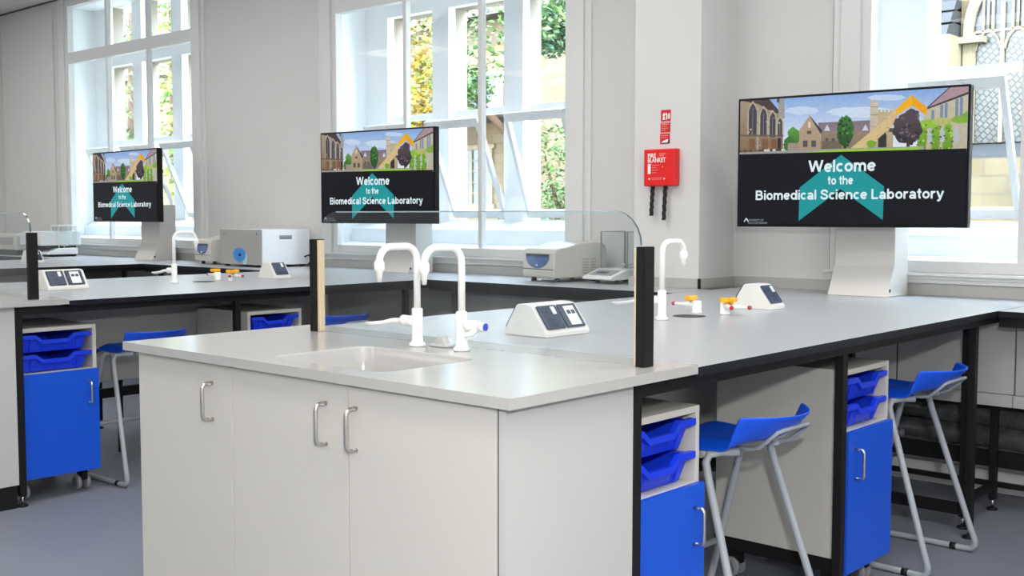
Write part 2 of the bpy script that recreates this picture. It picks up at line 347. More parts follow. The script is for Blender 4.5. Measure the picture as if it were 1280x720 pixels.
# ------------------------------------------------------------------ windows
def build_window(n, xc, xo):
    root = bpy.data.objects.new('window_%d' % n, None); COL.objects.link(root); root['kind'] = 'structure'
    g = 1.075
    fr = MB()
    for s in (-1, 1):
        a, b = sorted((xc + s * g, xc + s * 1.27))
        fr.box(a, b, W - .012, W + .05, .945, 3.36)
        a, b = sorted((xc + s * (g + .05), xc + s * 1.225))
        fr.box(a, b, W - .03, W - .011, .945, 3.36)
    fr.box(xc - 1.276, xc - 1.2705, W - .004, W + .001, .96, 3.36, 1); fr.box(xc - g, xc + g, W - .012, W + .05, 3.28, 3.36)  # dark strip on the left paints the shadow gap beside the frame
    fr.box(xc - g, xc + g, W - .012, W + .05, 2.735, 2.84)
    fr.box(xc - g, xc + g, W - .012, W + .05, 1.0, 1.056)
    for k in (-.355, .355):
        fr.box(xc + k - .016, xc + k + .016, W + .0, W + .045, 1.05, 3.3)
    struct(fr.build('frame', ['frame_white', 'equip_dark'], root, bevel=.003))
    sl = MB()
    sl.box(xc - 1.29, xc + 1.29, W - .055, W - .013, .985, 1.0)
    sl.box(xc - 1.27, xc + 1.27, W - .035, W - .013, .968, .985)
    sl.box(xc - 1.27, xc + 1.27, W - .028, W - .001, .949, .968)
    struct(sl.build('sill', 'frame_white', root, bevel=.003))
    struct(MB().box(xc - g, xc + g, W + .02, W + .024, 1.05, 3.29).build('pane', 'pane', root))
    # deep white reveal
    rv = MB(); A, B = xo - 1.335, xo + 1.335; Y0, Y1 = WT + .001, 4.1
    rv.box(A - .1, A, Y0, Y1, .9, H); rv.box(B, B + .1, Y0, Y1, .9, H)
    rv.box(A, B, Y0, Y1, 3.36, H)
    rv.prism([(Y0, .95), (Y0, 1.04), (Y1 - .16, 1.07), (Y1 - .15, 1.17), (Y1, 1.235), (Y1, .95)], 'x', A, B)
    struct(rv.build('reveal', 'reveal', root))
    # outer wall with mullions: white inside, stone outside
    mu = MB()
    def slab(x0, x1, z0, z1):
        mu.box(x0, x1, 4.1, 4.17, z0, z1, 0); mu.box(x0 , x1 , 4.17, 4.29, z0, z1, 1)
    O = [(-1.085, -.595), (-.425, .115), (.29, .83)]
    slab(xo - 1.9, xo + O[0][0], .2, H); slab(xo + O[0][1], xo + O[1][0], .2, H); slab(xo + O[1][1], xo + O[2][0], .2, H); slab(xo + O[2][1], xo + 1.9, .2, H)
    for a, b in O:
        slab(xo + a, xo + b, .2, 1.24); slab(xo + a, xo + b, 2.77, 2.93)
        mu.box(xo + a, xo + b, 4.145, 4.185, 1.985, 2.03, 0)
    struct(mu.build('mullion', ['reveal', 'jamb_stone'], root))
    pn = MB()
    for a, b in O: pn.box(xo + a, xo + b, 4.16, 4.163, 2.03, 2.77); pn.box(xo + a, xo + b, 4.16, 4.163, 2.93, 3.36)
    struct(pn.build('pane', 'pane', root))
    for i, (a, b) in enumerate(O):
        h = bpy.data.objects.new('hopper_sash', None); COL.objects.link(h); h.parent = root; h['kind'] = 'structure'
        h.location = (xo + (a + b) / 2, 4.15, 1.26); w2 = (b - a) / 2 - .012
        h.rotation_euler = (math.radians(24 if n != 2 or i < 2 else 20), 0, 0)
        s = MB(); s.box(-w2, w2, -.018, .018, .68, .74); s.box(-w2, w2, -.018, .018, 0, .05)
        s.box(-w2, -w2 + .03, -.018, .018, .05, .68); s.box(w2 - .03, w2, -.018, .018, .05, .68)
        s.box(-.04, .04, -.03, -.018, .69, .73)
        struct(s.build('sash_frame', 'frame_white', h, bevel=.002))
        struct(MB().box(-w2 + .03, w2 - .03, -.002, .002, .05, .68).build('sash_pane', 'pane', h))
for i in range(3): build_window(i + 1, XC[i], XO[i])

# ------------------------------------------------------------------ island benches
def foot(mb_parent, x, y):
    f = MB(); f.lathe([(.006, .008), (.006, .05)], (x, y, 0), n=8); f.lathe([(.022, 0), (.024, .006), (.014, .012)], (x, y, 0), n=14, mi=1)
    f.build('foot', ['chrome', 'black'], mb_parent)
def leg(parent, x, y, w=.03, ztop=.84):
    l = MB().box(x - w/2, x + w/2, y - w/2, y + w/2, .048, ztop).build('leg', 'black', parent, bevel=.002)
    foot(l, x, y); return l
def slab_top(poly, z0, z1):
    m = MB(); m.prism(poly, 'z', z0, z1, mi=1, cap=(1, 0)); return m
bench_labels = ['grey laminate island bench in front with the large screen at its window end',
                'grey laminate island bench in the middle, behind the front glass splash screen',
                'far left grey laminate island bench seen behind the small glass screen']
def build_bench(i):
    t = thing('lab_bench', bench_labels[i], 'bench', (BX[i], 0, 0), 0, 'island benches')
    y0 = .70
    slab_top([(-BW + .003, y0), (-.003, y0), (-.003, UY - .002), (-BW + .003, UY - .002)], .868, LAM).build('worktop', ['laminate', 'edge'], t)
    fr = MB()
    for x in (-.045, -BW + .045): fr.box(x - .015, x + .015, .475, 3.5, .838, .8675)
    for y in (.49, 1.6, 2.76): fr.box(-BW + .06, -.06, y - .015, y + .015, .838, .8675)
    fr.box(-.775, -.745, .52, 2.74, .305, .355)
    for y in (.53, 1.335, 2.1): fr.box(-.772, -.75, y, y + .022, .002, .838)
    fr.build('rail_frame', 'black', t)
    for y in (.488, 1.6, 2.76):
        for x in (-.045, -BW + .045): leg(t, x, y)
    sp = MB(); sp.box(-.79, -.73, .51, 2.055, .40, .838); sp.box(-.79, -.73, 2.063, 2.74, .40, .838); sp.box(-.785, -.735, 2.055, 2.063, .40, .838, 1); sp.box(-.796, -.724, .512, 2.738, .396, .452)
    sp.build('spine_panel', ['panel', 'black'], t)
    c = MB(); c.lathe([(.062, .0), (.06, .0012), (.05, .0014)], (-.79, 1.89, LAM + .0002), n=28); c.build('drip_cup', 'ink', t)
    return t
for i in range(3): build_bench(i)

# sink worktops with moulded bowl
def sink_top(i, label):
    t = MB(); b = t.b; x0, x1, y0, y1 = -BW, 0, 0, .70; zt, zb = TOP, .876
    bx0, bx1, by0, by1, r = -.915, -.475, .08, .407, .045
    def rr(off, z, rad):
        pts = []
        for cx, cy, a0 in ((bx1 - rad - off, by1 - rad - off, 0), (bx0 + rad + off, by1 - rad - off, 90), (bx0 + rad + off, by0 + rad + off, 180), (bx1 - rad - off, by0 + rad + off, 270)):
            for k in range(7):
                a = math.radians(a0 + 15 * k); pts.append((cx + rad * math.cos(a), cy + rad * math.sin(a), z))
        return [b.verts.new(p) for p in pts]
    L = [rr(-.006, zt, r + .006), rr(-.002, zt - .0015, r + .002), rr(.001, zt - .005, r), rr(.008, zt - .06, r), rr(.018, zt - .15, r), rr(.03, zt - .168, r * .8), rr(.055, zt - .174, r * .5)]
    oc = [b.verts.new(p) for p in ((x1, y1, zt), (x0, y1, zt), (x0, y0, zt), (x1, y0, zt))]
    l0 = L[0]
    for c in range(4):
        for k in range(6): b.faces.new((oc[c], l0[c*7 + k + 1], l0[c*7 + k]))
        b.faces.new((oc[c], oc[(c + 1) % 4], l0[((c + 1) % 4) * 7], l0[c*7 + 6]))
    for p, q in zip(L, L[1:]):
        for k in range(28):
            f = b.faces.new((p[k], p[(k+1) % 28], q[(k+1) % 28], q[k])); f.smooth = True
    b.faces.new(L[-1])
    ob = [b.verts.new(p) for p in ((x1, y1, zb), (x0, y1, zb), (x0, y0, zb), (x1, y0, zb))]
    for c in range(4): b.faces.new((oc[c], ob[c], ob[(c+1) % 4], oc[(c+1) % 4]))
    th = thing('sink_worktop', label, 'sink', (BX[i], 0, 0), 0, 'sink worktops')
    t.build('basin_top', 'solid', th)
    MB().lathe([(.026, 0), (.026, .003), (.016, .004)], (-.695, .25, TOP - .1738), n=18).build('drain', 'chrome', th)
    return th
sink_top(0, 'pale grey moulded sink top on the front cabinet with two white taps')
sink_top(1, 'pale grey sink top at the left picture edge under the small glass screen')

def d_handle(parent, p0, p1, out, r=.006, name='handle', m='steel'):
    p0, p1, o = Vector(p0), Vector(p1), Vector(out); d = (p1 - p0).normalized(); q = .014
    path = [p0, p0 + o * .55]
    for k in range(5):
        a = math.radians(90 * k / 4); path.append(p0 + o * (1 - .45 * (1 - math.sin(a))) + d * q * (1 - math.cos(a)))
    for k in range(5):
        a = math.radians(90 * k / 4); path.append(p1 + o * (1 - .45 * (1 - math.cos(a))) - d * q * (1 - math.sin(a)))
    path += [p1 + o * .55, p1]
    return MB().tube(path, r, 10).build(name, m, parent)

def sink_cabinet(i, label):
    t = thing('sink_cabinet', label, 'cabinet', (BX[i], 0, 0), 0, 'sink cabinets')
    c = MB(); c.box(-1.47, -1.452, .0395, .47, .1, .8755); c.box(-.05, -.032, .0215, .47, .1, .8755)
    c.box(-1.452, -.05, .04, .47, .1, .118); c.box(-1.452, -.05, .455, .47, .118, .8755); c.box(-1.452, -.05, .04, .055, .69, .8755)
    c.box(-1.003, -.993, .0387, .0398, .12, .86, 1); c.box(-.532, -.522, .0387, .0398, .12, .86, 1); c.box(-.0535, -.0505, .0215, .0395, .1, .875, 1)  # dark strips behind the door gaps paint the shade inside them
    c.build('carcass', ['panel', 'equip_dark'], t)
    MB().box(-1.44, -.03, .07, .46, 0, .0995).build('kick_plate', 'black', t)
    xs = [-1.468, -.998, -.527, -.052]
    for k in range(3):
        d = MB().box(xs[k] + .0015, xs[k+1] - .0015, .02, .0385, .105, .872).build('door', 'cabinet', t, bevel=.0004, seg=1)
        hx = {0: xs[1] - .092, 1: xs[2] - .082, 2: xs[2] + .029}[k]
        d_handle(d, (hx, .0205, .722), (hx, .0205, .82), (0, -.032, 0), .0055)
    return t
sink_cabinet(0, 'warm grey three door sink cabinet in the foreground')
sink_cabinet(1, 'grey sink cabinet end panel cut off by the left picture edge')

# ------------------------------------------------------------------ splash screens
PXA, PXB = -1.352, -.06
def splash(i, label):
    t = thing('splash_screen', label, 'splash screen', (BX[i], 0, 0), 0, 'glass splash screens')
    xa, xb, za, zb = PXA + .0265, PXB - .0265, TOP + .001, 1.281; r = .085; y = .575
    prof = [(xa, za), (xb, za), (xb, zb - r)]
    prof += [(xb - r + r * math.cos(math.radians(a)), zb - r + r * math.sin(math.radians(a))) for a in range(15, 91, 15)]
    prof += [(xa + r + r * math.cos(math.radians(a)), zb - r + r * math.sin(math.radians(a))) for a in range(90, 181, 15)]
    g = MB(); A = [g.b.verts.new((p[0], y - .004, p[1])) for p in prof]; B = [g.b.verts.new((p[0], y + .004, p[1])) for p in prof]
    g.b.faces.new(A); g.b.faces.new(B[::-1])
    n = len(prof)
    for k in range(n):
        j = (k + 1) % n; g.b.faces.new((A[k], B[k], B[j], A[j])).material_index = 1 if 2 <= k < 8 else 0
    g.box(xa + r, xb - r, y - .0046, y - .0041, zb - .0035, zb, 2)  # opaque grey strip painted as the line refracted along the top edge
    g.build('glass', ['screen_glass', 'glass_edge', 'glass_rim'], t)
    for x, sg in ((PXA, 1), (PXB, -1)):
        p = MB(); a, b_ = sorted((x, x + sg * .026)); p.box(a, b_, y - .022, y + .018, TOP + .0006, 1.193, 0)
        a, b_ = sorted((x + sg * .005, x + sg * .011)); p.box(a, b_, y - .0235, y - .0221, TOP + .0006, 1.193, 0)
        po = p.build('post', 'black', t, bevel=.0015)
        p = MB(); a, b_ = sorted((x + sg * .0262, x + sg * .038)); p.box(a, b_, y - .013, y + .009, TOP + .0006, 1.19, 0)
        a, b_ = sorted((x + sg * .0381, x + sg * .041)); p.box(a, b_, y - .006, y + .004, TOP + .0006, 1.19, 0)
        p.build('clamp_strip', 'cream', po, bevel=.0015)
    return t
splash(0, 'clear glass splash screen with rounded corners across the front sink top')
splash(1, 'smaller looking clear glass screen on the left sink top by the picture edge')

# ------------------------------------------------------------------ taps
def water_tap(loc, label, spout, lever, knob=None):
    t = thing('water_tap', label, 'tap', loc, 0, 'white laboratory taps')
    b = MB(); b.lathe([(.0235, 0), (.0235, .008), (.0165, .014), (.0155, .03), (.0155, .105), (.013, .108)], (0, 0, .0006), n=20)
    b.build('body', 'white_plastic', t)
    sp = Vector(spout).normalized(); L = .14; r = .042; zt = .283
    path = [Vector((0, 0, .1)), Vector((0, 0, zt - r))]
    for k in range(1, 9):
        a = math.radians(90 * k / 8); path.append(sp * (r * (1 - math.cos(a))) + Vector((0, 0, zt - r + r * math.sin(a))))
    for k in range(0, 9):
        a = math.radians(90 * k / 8); path.append(sp * (L - r + r * math.sin(a)) + Vector((0, 0, zt - r + r * math.cos(a))))
    path.append(sp * L + Vector((0, 0, zt - .046)))
    MB().tube(path, .0098, 14).build('spout', 'white_plastic', t)
    n = MB(); c = sp * L
    n.lathe([(.0105, -.036), (.0145, -.043), (.0145, -.062), (.0105, -.067), (.009, -.07), (.0062, -.096), (.0045, -.096)], (c.x, c.y, zt), n=16)
    n.build('nozzle', 'white_plastic', t)
    lv = Vector(lever).normalized()
    v = MB(); v.lathe([(.012, .012), (.0155, .02), (.0155, .032), (.0125, .036), (.016, .042), (.016, .058), (.009, .062)], (0, 0, .07), axis=lv, n=16)
    if knob: v.lathe([(.0125, .06), (.0125, .078), (.011, .08)], (0, 0, .07), axis=lv, n=16)
    v.build('valve', 'white_plastic', t)
    if knob:
        MB().lathe([(.0105, .0795), (.0105, .083), (.008, .084)], (0, 0, .07), axis=lv, n=16).build('indicator_disc', 'tap_blue', t)
        side = Vector((0, 0, 1)).cross(lv)
        MB().tube([lv * .05 + side * -.004 + Vector((0, 0, .06)), lv * .05 + side * -.02 + Vector((0, 0, .052)), lv * .035 + side * -.03 + Vector((0, 0, .046))], [.009, .008, .006], 10).build('lever', 'white_plastic', t)
    else:
        MB().tube([lv * .058 + Vector((0, 0, .07)), lv * .1 + Vector((0, 0, .067)), lv * .14 + Vector((0, 0, .057)), lv * .19 + Vector((0, 0, .052)), lv * .215 + Vector((0, 0, .053))], [.007, .0075, .0075, .0065, .004], 10).build('lever', 'white_plastic', t)
    return t
water_tap((-.796, .497, TOP), 'left white swan neck tap behind the front sink, lever pointing left', (0, -1, 0), (-1, -.02, 0))
water_tap((-.627, .503, TOP), 'right white swan neck tap behind the front sink, with blue disc', (0, -1, 0), (1, .1, 0), True)
water_tap((-.778, 1.69, LAM), 'white tap beside the yellow gas taps on the front bench', (0, 1, 0), (-1, -.05, 0))
water_tap((-4.035, 1.70, LAM), 'white tap standing on the middle bench near the left screen', (0, 1, 0), (-1, -.05, 0))
# small holder between the sink taps
h = MB(); h.prism([(-.028, 0), (.028, 0), (.012, .03), (-.012, .03)], 'y', -.012, .012); h.prism([(-.036, 0), (.036, 0), (.036, .008), (-.036, .008)], 'y', -.02, .02)
o = h.build('soap_dish', 'panel', None, bevel=.003); o.location = (-.735, .535, TOP + .0005)
tag(o, 'small pale triangular dish between the two sink taps', 'dish')

# ------------------------------------------------------------------ gas taps
def gas_tap(loc, label, dirs):
    t = thing('gas_tap', label, 'gas tap', loc, 0, 'twin gas taps')
    MB().lathe([(.021, 0), (.021, .004), (.018, .006), (.018, .044), (.014, .047)], (0, 0, .0005), n=18).build('column', 'white_plastic', t)
    for d, L in dirs:
        dv = Vector((d[0], d[1], 0)).normalized()
        n = MB().lathe([(.0105, .008), (.0105, .045), (.0075, .06), (.0055, L - .012), (.0045, L - .01)], (0, 0, .031), axis=dv, n=12).build('nozzle', 'white_plastic', t)
        MB().lathe([(.007, L - .012), (.0085, L - .006), (.007, L)], (0, 0, .031), axis=dv, n=12).build('tip', 'tip_red', n)
        c = dv * .026; sd = Vector((-dv.y, dv.x, 0))
        lv = MB(); q = [c + sd * a + dv * b_ for a, b_ in ((-.027, -.013), (.027, -.013), (.027, .013), (-.027, .013))]
        lv.hexa([(*p.xy, .049) for p in q] + [(*p.xy, .066) for p in q])
        lv.lathe([(.007, .04), (.007, .052)], (c.x, c.y, 0), n=10)
        lv.build('lever', 'yellow', t, bevel=.003)
    return t
for k in (0, 1):
    dx = -3.265 * k; nm = ('front', 'middle')[k]
    gas_tap((-.846 + dx, 2.03, LAM), 'left gas tap with yellow lever and one red tip, on the %s bench' % nm, [((-1, .05), .115)])
    gas_tap((-.729 + dx, 2.045, LAM), 'right gas tap with yellow lever and two red tips, on the %s bench' % nm, [((1, .03), .11), ((.62, -.55), .085)])

# ------------------------------------------------------------------ bench socket boxes
def socket_box(loc, label, L, plates):
    t = thing('power_socket_box', label, 'power socket', loc, 0, 'white bench socket boxes')
    h = .099
    hs = MB(); hs.prism([(0, 0), (0, .012), (-.062, h - .004), (-.085, h), (-.12, h), (-.12, 0)], 'y', 0, L)
    hs.prism([(-.1205, .0), (-.1205, h - .0005), (-.128, h - .004), (-.178, .014), (-.178, 0)], 'y', .004, L - .004)
    hs.build('housing', 'housing', t, bevel=.002)
    a = Vector((0, 0, .012)); b_ = Vector((-.062, 0, h - .004)); d = (b_ - a); ln = d.length; d.normalize(); nrm = Vector((d.z, 0, -d.x))
    # dark plates on the far slope too
    def quad(mb, y0, y1, s0, s1, t0, t1, mi=0):
        pts = [a + d * s0 + nrm * t0 + Vector((0, y0, 0)), a + d * s0 + nrm * t0 + Vector((0, y1, 0)), a + d * s1 + nrm * t0 + Vector((0, y1, 0)), a + d * s1 + nrm * t0 + Vector((0, y0, 0))]
        pts += [p + nrm * (t1 - t0) for p in pts]
        mb.hexa(pts, mi)
    y = .012
    for kind in plates:
        p = MB(); quad(p, y, y + .088, .012, .098, .0003, .009)
        pl = p.build('socket_plate' if kind == 's' else 'data_plate', 'plate', t, bevel=.003)
        q = MB()
        if kind == 's':
            for yy, ss in ((.03, .072), (.025, .045), (.043, .045), (.03, .025), (.05, .025)): quad(q, y + yy - .003, y + yy + .003, ss - .005, ss + .005, .0085, .0095, 0)
            q.build('pin_hole', 'ink', pl)
            sw = MB(); quad(sw, y + .056, y + .072, .062, .09, .0085, .013); sw.build('switch', 'white_plastic', pl, bevel=.001)
        else:
            quad(q, y + .02, y + .07, .018, .088, .0085, .0105)
            f = q.build('outlet_insert', 'white_plastic', pl)
            j = MB(); quad(j, y + .026, y + .042, .058, .072, .0104, .0114); quad(j, y + .048, y + .064, .058, .072, .0104, .0114); j.build('port', 'plate', f)
        y += .098
    bk = MB(); q0 = Vector((-.178, .012, .016)); bd = Vector((.05, 0, h - .02)); bl = bd.length; bd.normalize(); bn = Vector((-bd.z, 0, bd.x))
    pts = [q0 + bd * .006, q0 + bd * .006 + Vector((0, L - .03, 0)), q0 + bd * (bl - .008) + Vector((0, L - .03, 0)), q0 + bd * (bl - .008)]
    bk.hexa([p - bn * .001 for p in pts] + [p + bn * .007 for p in pts]); bk.build('back_plate', 'plate', t)
    return t
socket_box((-.70, .95, LAM + .0005), 'white socket box with two dark plates, behind the front glass screen', .215, 'sd')
socket_box((-.695, 2.34, LAM + .0005), 'white socket box with one dark plate beside the right gas taps', .115, 's')
socket_box((-3.95, .94, LAM + .0005), 'white socket box with two dark plates, just right of the left glass screen', .215, 'sd')
socket_box((-3.965, 2.33, LAM + .0005), 'white socket box with one dark plate, in front of the pale incubator', .115, 's')
socket_box((-7.18, 2.34, LAM + .0005), 'white socket box on the far left bench, mostly behind the glass', .115, 's')

# ------------------------------------------------------------------ mobile storage units and trays
def storage_unit(loc, label, wd=.39, dp=.47, left=False):
    # front faces +x; local origin: front-left floor corner, unit runs +y and -x
    t = thing('storage_unit', label, 'storage unit', loc, 0, 'mobile storage units under the benches')
    c = MB(); zb, zs, zt = .105, .572, .772; k = .018
    c.box(-dp, 0, 0, k, zb, zt); c.box(-dp, 0, wd - k, wd, zb, zt); c.box(-dp, 0, k, wd - k, zt - k, zt); c.box(-dp, 0, k, wd - k, zb, zb + k)
    c.box(-dp, 0, k, wd - k, zs - k, zs); c.box(-dp, -dp + .008, k, wd - k, zb + k, zt - k)
    c.build('carcass', 'cabinet', t, bevel=.001)
    for z in (.648, .735):
        for ya in (k, wd - k - .008): MB().box(-dp + .02, -.01, ya, ya + .008, z, z + .006).build('tray_runner', 'cabinet', t)
    d = MB().box(.0012, .019, .0, wd, zb, zs - .002).build('door', 'blue_door', t, bevel=.001)
    hy = .052 if left else wd - .05
    d_handle(d, (.019, hy, .415), (.019, hy, .512), (.03, 0, 0), .005)
    MB().box(-dp - .001, -.002, -.002, wd + .002, .104, .15).build('base_band', 'black', t)
    for x in (-.06, -dp + .06):
        for y in (.05, wd - .05):
            f = MB(); f.box(x - .03, x + .03, y - .03, y + .03, .098, .1045); f.box(x - .028, x + .022, y - .013, y + .013, .05, .099, 0); f.lathe([(.012, .0), (.012, .02)], (x, y, .085), n=10)
            f.lathe([(.006, -.03), (.006, .03)], (x - .012, y, .036), axis='y', n=10, mi=1)
            cs = f.build('caster', ['black', 'chrome'], t)
            for s in (-1, 1):
                wl = MB(); wl.lathe([(.018, s * .014), (.034, s * .014), (.0355, s * .018), (.0355, s * .026), (.032, s * .03), (.026, s * .03)], (x - .012, y, .0357), axis='y', n=20)
                wl.lathe([(.02, s * .029), (.02, s * .033)], (x - .012, y, .0357), axis='y', n=16, mi=1)
                wl.build('wheel', ['rubber', 'steel'], cs)
    return t
def tray(loc, label, wd, dp=.4, h=.078):
    # front faces +x, origin: top centre of front edge
    t = MB(); n = wd / 2
    # tub (tapered)
    a, b_ = n - .02, n - .035
    top = [(-.012, -a, -.012), (-.012, a, -.012), (-dp, a, -.012), (-dp, -a, -.012)]; bot = [(-.03, -b_, -h), (-.03, b_, -h), (-dp + .02, b_, -h), (-dp + .02, -b_, -h)]
    for A, B in ((top, bot),):
        V0 = [t.b.verts.new(p) for p in A]; V1 = [t.b.verts.new(p) for p in B]
        for i in range(4):
            if i == 0: continue
            t.b.faces.new((V0[i], V0[(i+1) % 4], V1[(i+1) % 4], V1[i]))
        t.b.faces.new(V1)
    # front wall with a dipped middle and its rim flange
    ys = [-n + .004, -n + .018, -n * .52, -n * .34, n * .34, n * .52, n - .018, n - .004]
    dz = [0, 0, 0, -.024, -.024, 0, 0, 0]
    for i in range(7):
        y0, y1, z0, z1 = ys[i], ys[i+1], dz[i], dz[i+1]
        t.hexa([(-.014, y0, z0 - .018), (.004, y0, z0 - .018), (.004, y1, z1 - .018), (-.014, y1, z1 - .018), (-.014, y0, z0), (.004, y0, z0), (.004, y1, z1), (-.014, y1, z1)])
        yb0 = max(-a, min(a, y0)); yb1 = max(-a, min(a, y1))
        if yb1 > yb0:
            t.poly([(-.012, yb0, z0 - .017), (-.012, yb1, z1 - .017), (-.03, yb1 * b_ / a, -h), (-.03, yb0 * b_ / a, -h)])
    for s in (-1, 1):
        t.box(-dp, -.0141, s * n - (.022 if s > 0 else 0) - (0.004 if s > 0 else -.004), s * n + (.022 if s < 0 else 0) - (0.004 if s > 0 else -.004), -.018, -.006)
    # ribs on the front
    for y in (-n * .62, n * .62): t.hexa([(-.028, y - .004, -h), (-.024, y - .004, -h), (-.024, y + .004, -h), (-.028, y + .004, -h), (-.012, y - .004, -.02), (-.006, y - .004, -.02), (-.006, y + .004, -.02), (-.012, y + .004, -.02)])
    o = t.build('storage_tray', 'tray', None, bevel=.0012)
    o.location = loc; return tag(o, label, 'tray', 'blue storage trays')
POD = [((-.081, .478), .36, 'front storage unit with cut off blue door beside the sink cabinet', 'in the unit beside the foreground cabinet'),
       ((-.081, 1.70), .345, 'storage unit with full blue door between the two right stools', 'in the unit between the two right stools'),
       ((-3.331, .478), .385, 'storage unit with whole blue door and visible casters at left', 'in the left unit with visible casters'),
       ((-3.331, 1.69), .345, 'storage unit mostly hidden behind the foreground sink top', 'in the unit behind the foreground sink top')]
for (x, y), wd, lab, where in POD:
    storage_unit((x, y, 0), lab, wd, left='between' in lab)
    tray((x + .002, y + wd / 2, .741), 'upper blue plastic tray ' + where, wd - .042)
    tray((x + .002, y + wd / 2, .654), 'lower blue plastic tray ' + where, wd - .042)

# ------------------------------------------------------------------ stools
def stool(loc, label, rz=0):
    # sitter faces -x; origin at the floor under the seat's centre line, x=0 at the rear skid bends
    t = thing('stool', label, 'stool', loc, rz, 'blue skid base stools')
    nu, nv = 26, 22; g = MB(); V = []
    for i in range(nv + 1):
        v = i / nv                              # 0 front .. 1 back
        row = []
        for j in range(nu + 1):
            u = -1 + 2 * j / nu                 # across
            half = .165 - .03 * max(0, (.25 - v) / .25) ** 2
            z = .650 - .010 * math.sin(PI * min(1, v / .78)) + .012 * (abs(u) ** 2.2) * (1 - v * .6)
            x = -.37 + .345 * min(1, v / .78)
            if v < .2: z -= .05 * ((.2 - v) / .2) ** 2
            drop = max(0, (abs(u) - .6) / .4)
            k = min(1, max(0, (.86 - v) / .14))
            z -= .03 * drop ** 1.6 * k * (1 if v > .12 else .6 + v / .12 * .4)
            if v > .78:
                q = (v - .78) / .22
                z += .075 * q ** 1.15 * (1 - .06 * abs(u) ** 2)
                x += .082 * q
            x -= .098 * abs(u) ** 2.0 * max(0, (v - .45) / .55) ** 1.3
            row.append(g.b.verts.new((x, u * half, z)))
        V.append(row)
    for i in range(nv):
        for j in range(nu):
            f = g.b.faces.new((V[i][j], V[i][j+1], V[i+1][j+1], V[i+1][j])); f.smooth = True
    o = g.build('seat', 'seat', t)
    md = o.modifiers.new('thick', 'SOLIDIFY'); md.thickness = .007; md.offset = -1
    md = o.modifiers.new('sub', 'SUBSURF'); md.levels = 1; md.render_levels = 1
    for s in (-1, 1):
        yt, yb = s * .17, s * .215
        pts = [(-.08, s * .1, .612), (-.115, s * .135, .612), (-.137, yt - s * .01, .606), (-.142, yt, .585), (-.13, yt + s * .004, .54)]
        pts += [(.012, yb - s * .004, .1), (.03, yb, .05), (.03, yb, .03), (.018, yb, .0155), (-.01, yb, .0125)]
        pts += [(-.36, yb, .0125), (-.385, yb, .0165), (-.395, yb, .03), (-.39, yb, .05), (-.25, yt + s * .004, .54), (-.237, yt, .585), (-.23, yt - s * .01, .606), (-.2, s * .135, .612), (-.16, s * .1, .612)]
        fr = MB().tube(pts, .0115, 12).build('skid_frame', 'grey_tube', t)
        for x in (-.05, -.33): MB().tube([(x - .011, yb, .0125), (x + .011, yb, .0125)], .0135, 12).build('glide', 'black', fr)
    MB().tube([(-.16, -.17, .604), (-.16, .17, .604)], .01, 10).build('cross_bar', 'grey_tube', t)
    MB().tube([(-.333, -.196, .25), (-.333, .196, .25)], .0095, 10).build('footrest', 'grey_tube', t)
    hp = [(-.17, -.05, .612), (-.07, -.05, .614), (-.045, -.052, .62), (-.005, -.055, .655), (.012, -.05, .672), (.024, -.035, .678), (.028, -.01, .68), (.028, .07, .68), (.024, .095, .678), (.012, .11, .672), (-.005, .115, .655), (-.045, .112, .62), (-.07, .11, .614), (-.17, .11, .612)]
    MB().tube(hp, .006, 10).build('carry_hoop', 'grey_tube', t)
    return t
R3 = math.radians
s0 = stool((-.0, 1.145, 0), 'blue moulded stool nearest the camera, right of the cut off blue door', R3(-2))
dup(s0, (.008, 2.36, 0), 'blue moulded stool farther along, by the double black legs', rz=R3(-1.5))
dup(s0, (-3.285, 1.17, 0), 'blue stool beside the left storage unit with casters', rz=R3(2))
dup(s0, (-3.27, 2.33, 0), 'blue stool seen only through the front glass splash screen', rz=0)

# ------------------------------------------------------------------ wall benches
def wall_bench(x0, x1, label, notch=False, legs=()):
    t = thing('wall_bench', label, 'bench', (0, 0, 0), 0, 'window wall benches')
    a, b_ = x0 + .001, x1 - .001
    if notch: poly = [(a, WE), (b_, WE), (b_, PY - .02), (PX0 - .022, PY - .02), (PX0 - .022, UY - .002), (a, UY - .002)]
    else: poly = [(a, WE), (b_, WE), (b_, UY - .002), (a, UY - .002)]
    slab_top(poly, .868, LAM).build('worktop', ['laminate', 'edge'], t)
    fr = MB(); fr.box(a, b_, WE + .012, WE + .042, .828, .8675)
    fr.box(a, b_, 3.285, 3.315, .182, .25); fr.box(a, b_, 3.285, 3.305, .095, .117)
    fr.build('rail_frame', 'black', t)
    sp = MB(); xs = [a + .002]; 
    while xs[-1] + .6 < b_ - .1: xs.append(xs[-1] + .6)
    xs.append(b_)
    for p, q in zip(xs, xs[1:]): sp.box(p + .002, q - .002, 3.12, 3.138, .53, .828)
    sp.box(a, b_, 3.105, 3.138, .478, .528)
    sp.box(a, b_, 3.14, 3.2, .48, .5)
    sp.build('service_panel', 'panel', t)
    for x, y in legs: leg(t, x, y, ztop=.828 if y < 3 else .478)
    return t
wall_bench(0, XR, 'window bench at the right picture edge, under the right window', legs=[(1.4, 2.93), (1.4, 3.26)])
wall_bench(BX[1], -BW, 'window bench between front and middle benches, carrying the balance', notch=True, legs=[(-1.75, 2.93), (-3.05, 2.93), (-2.4, 3.26)])
wall_bench(BX[2], BX[1] - BW, 'window bench behind the middle bench, carrying the pale incubator', legs=[(-4.95, 2.93), (-6.25, 2.93), (-5.6, 3.26)])
wall_bench(XL + .01, BX[2] - BW, 'window bench at far left, under the left window', legs=[(-8.2, 2.93), (-9.5, 2.93)])
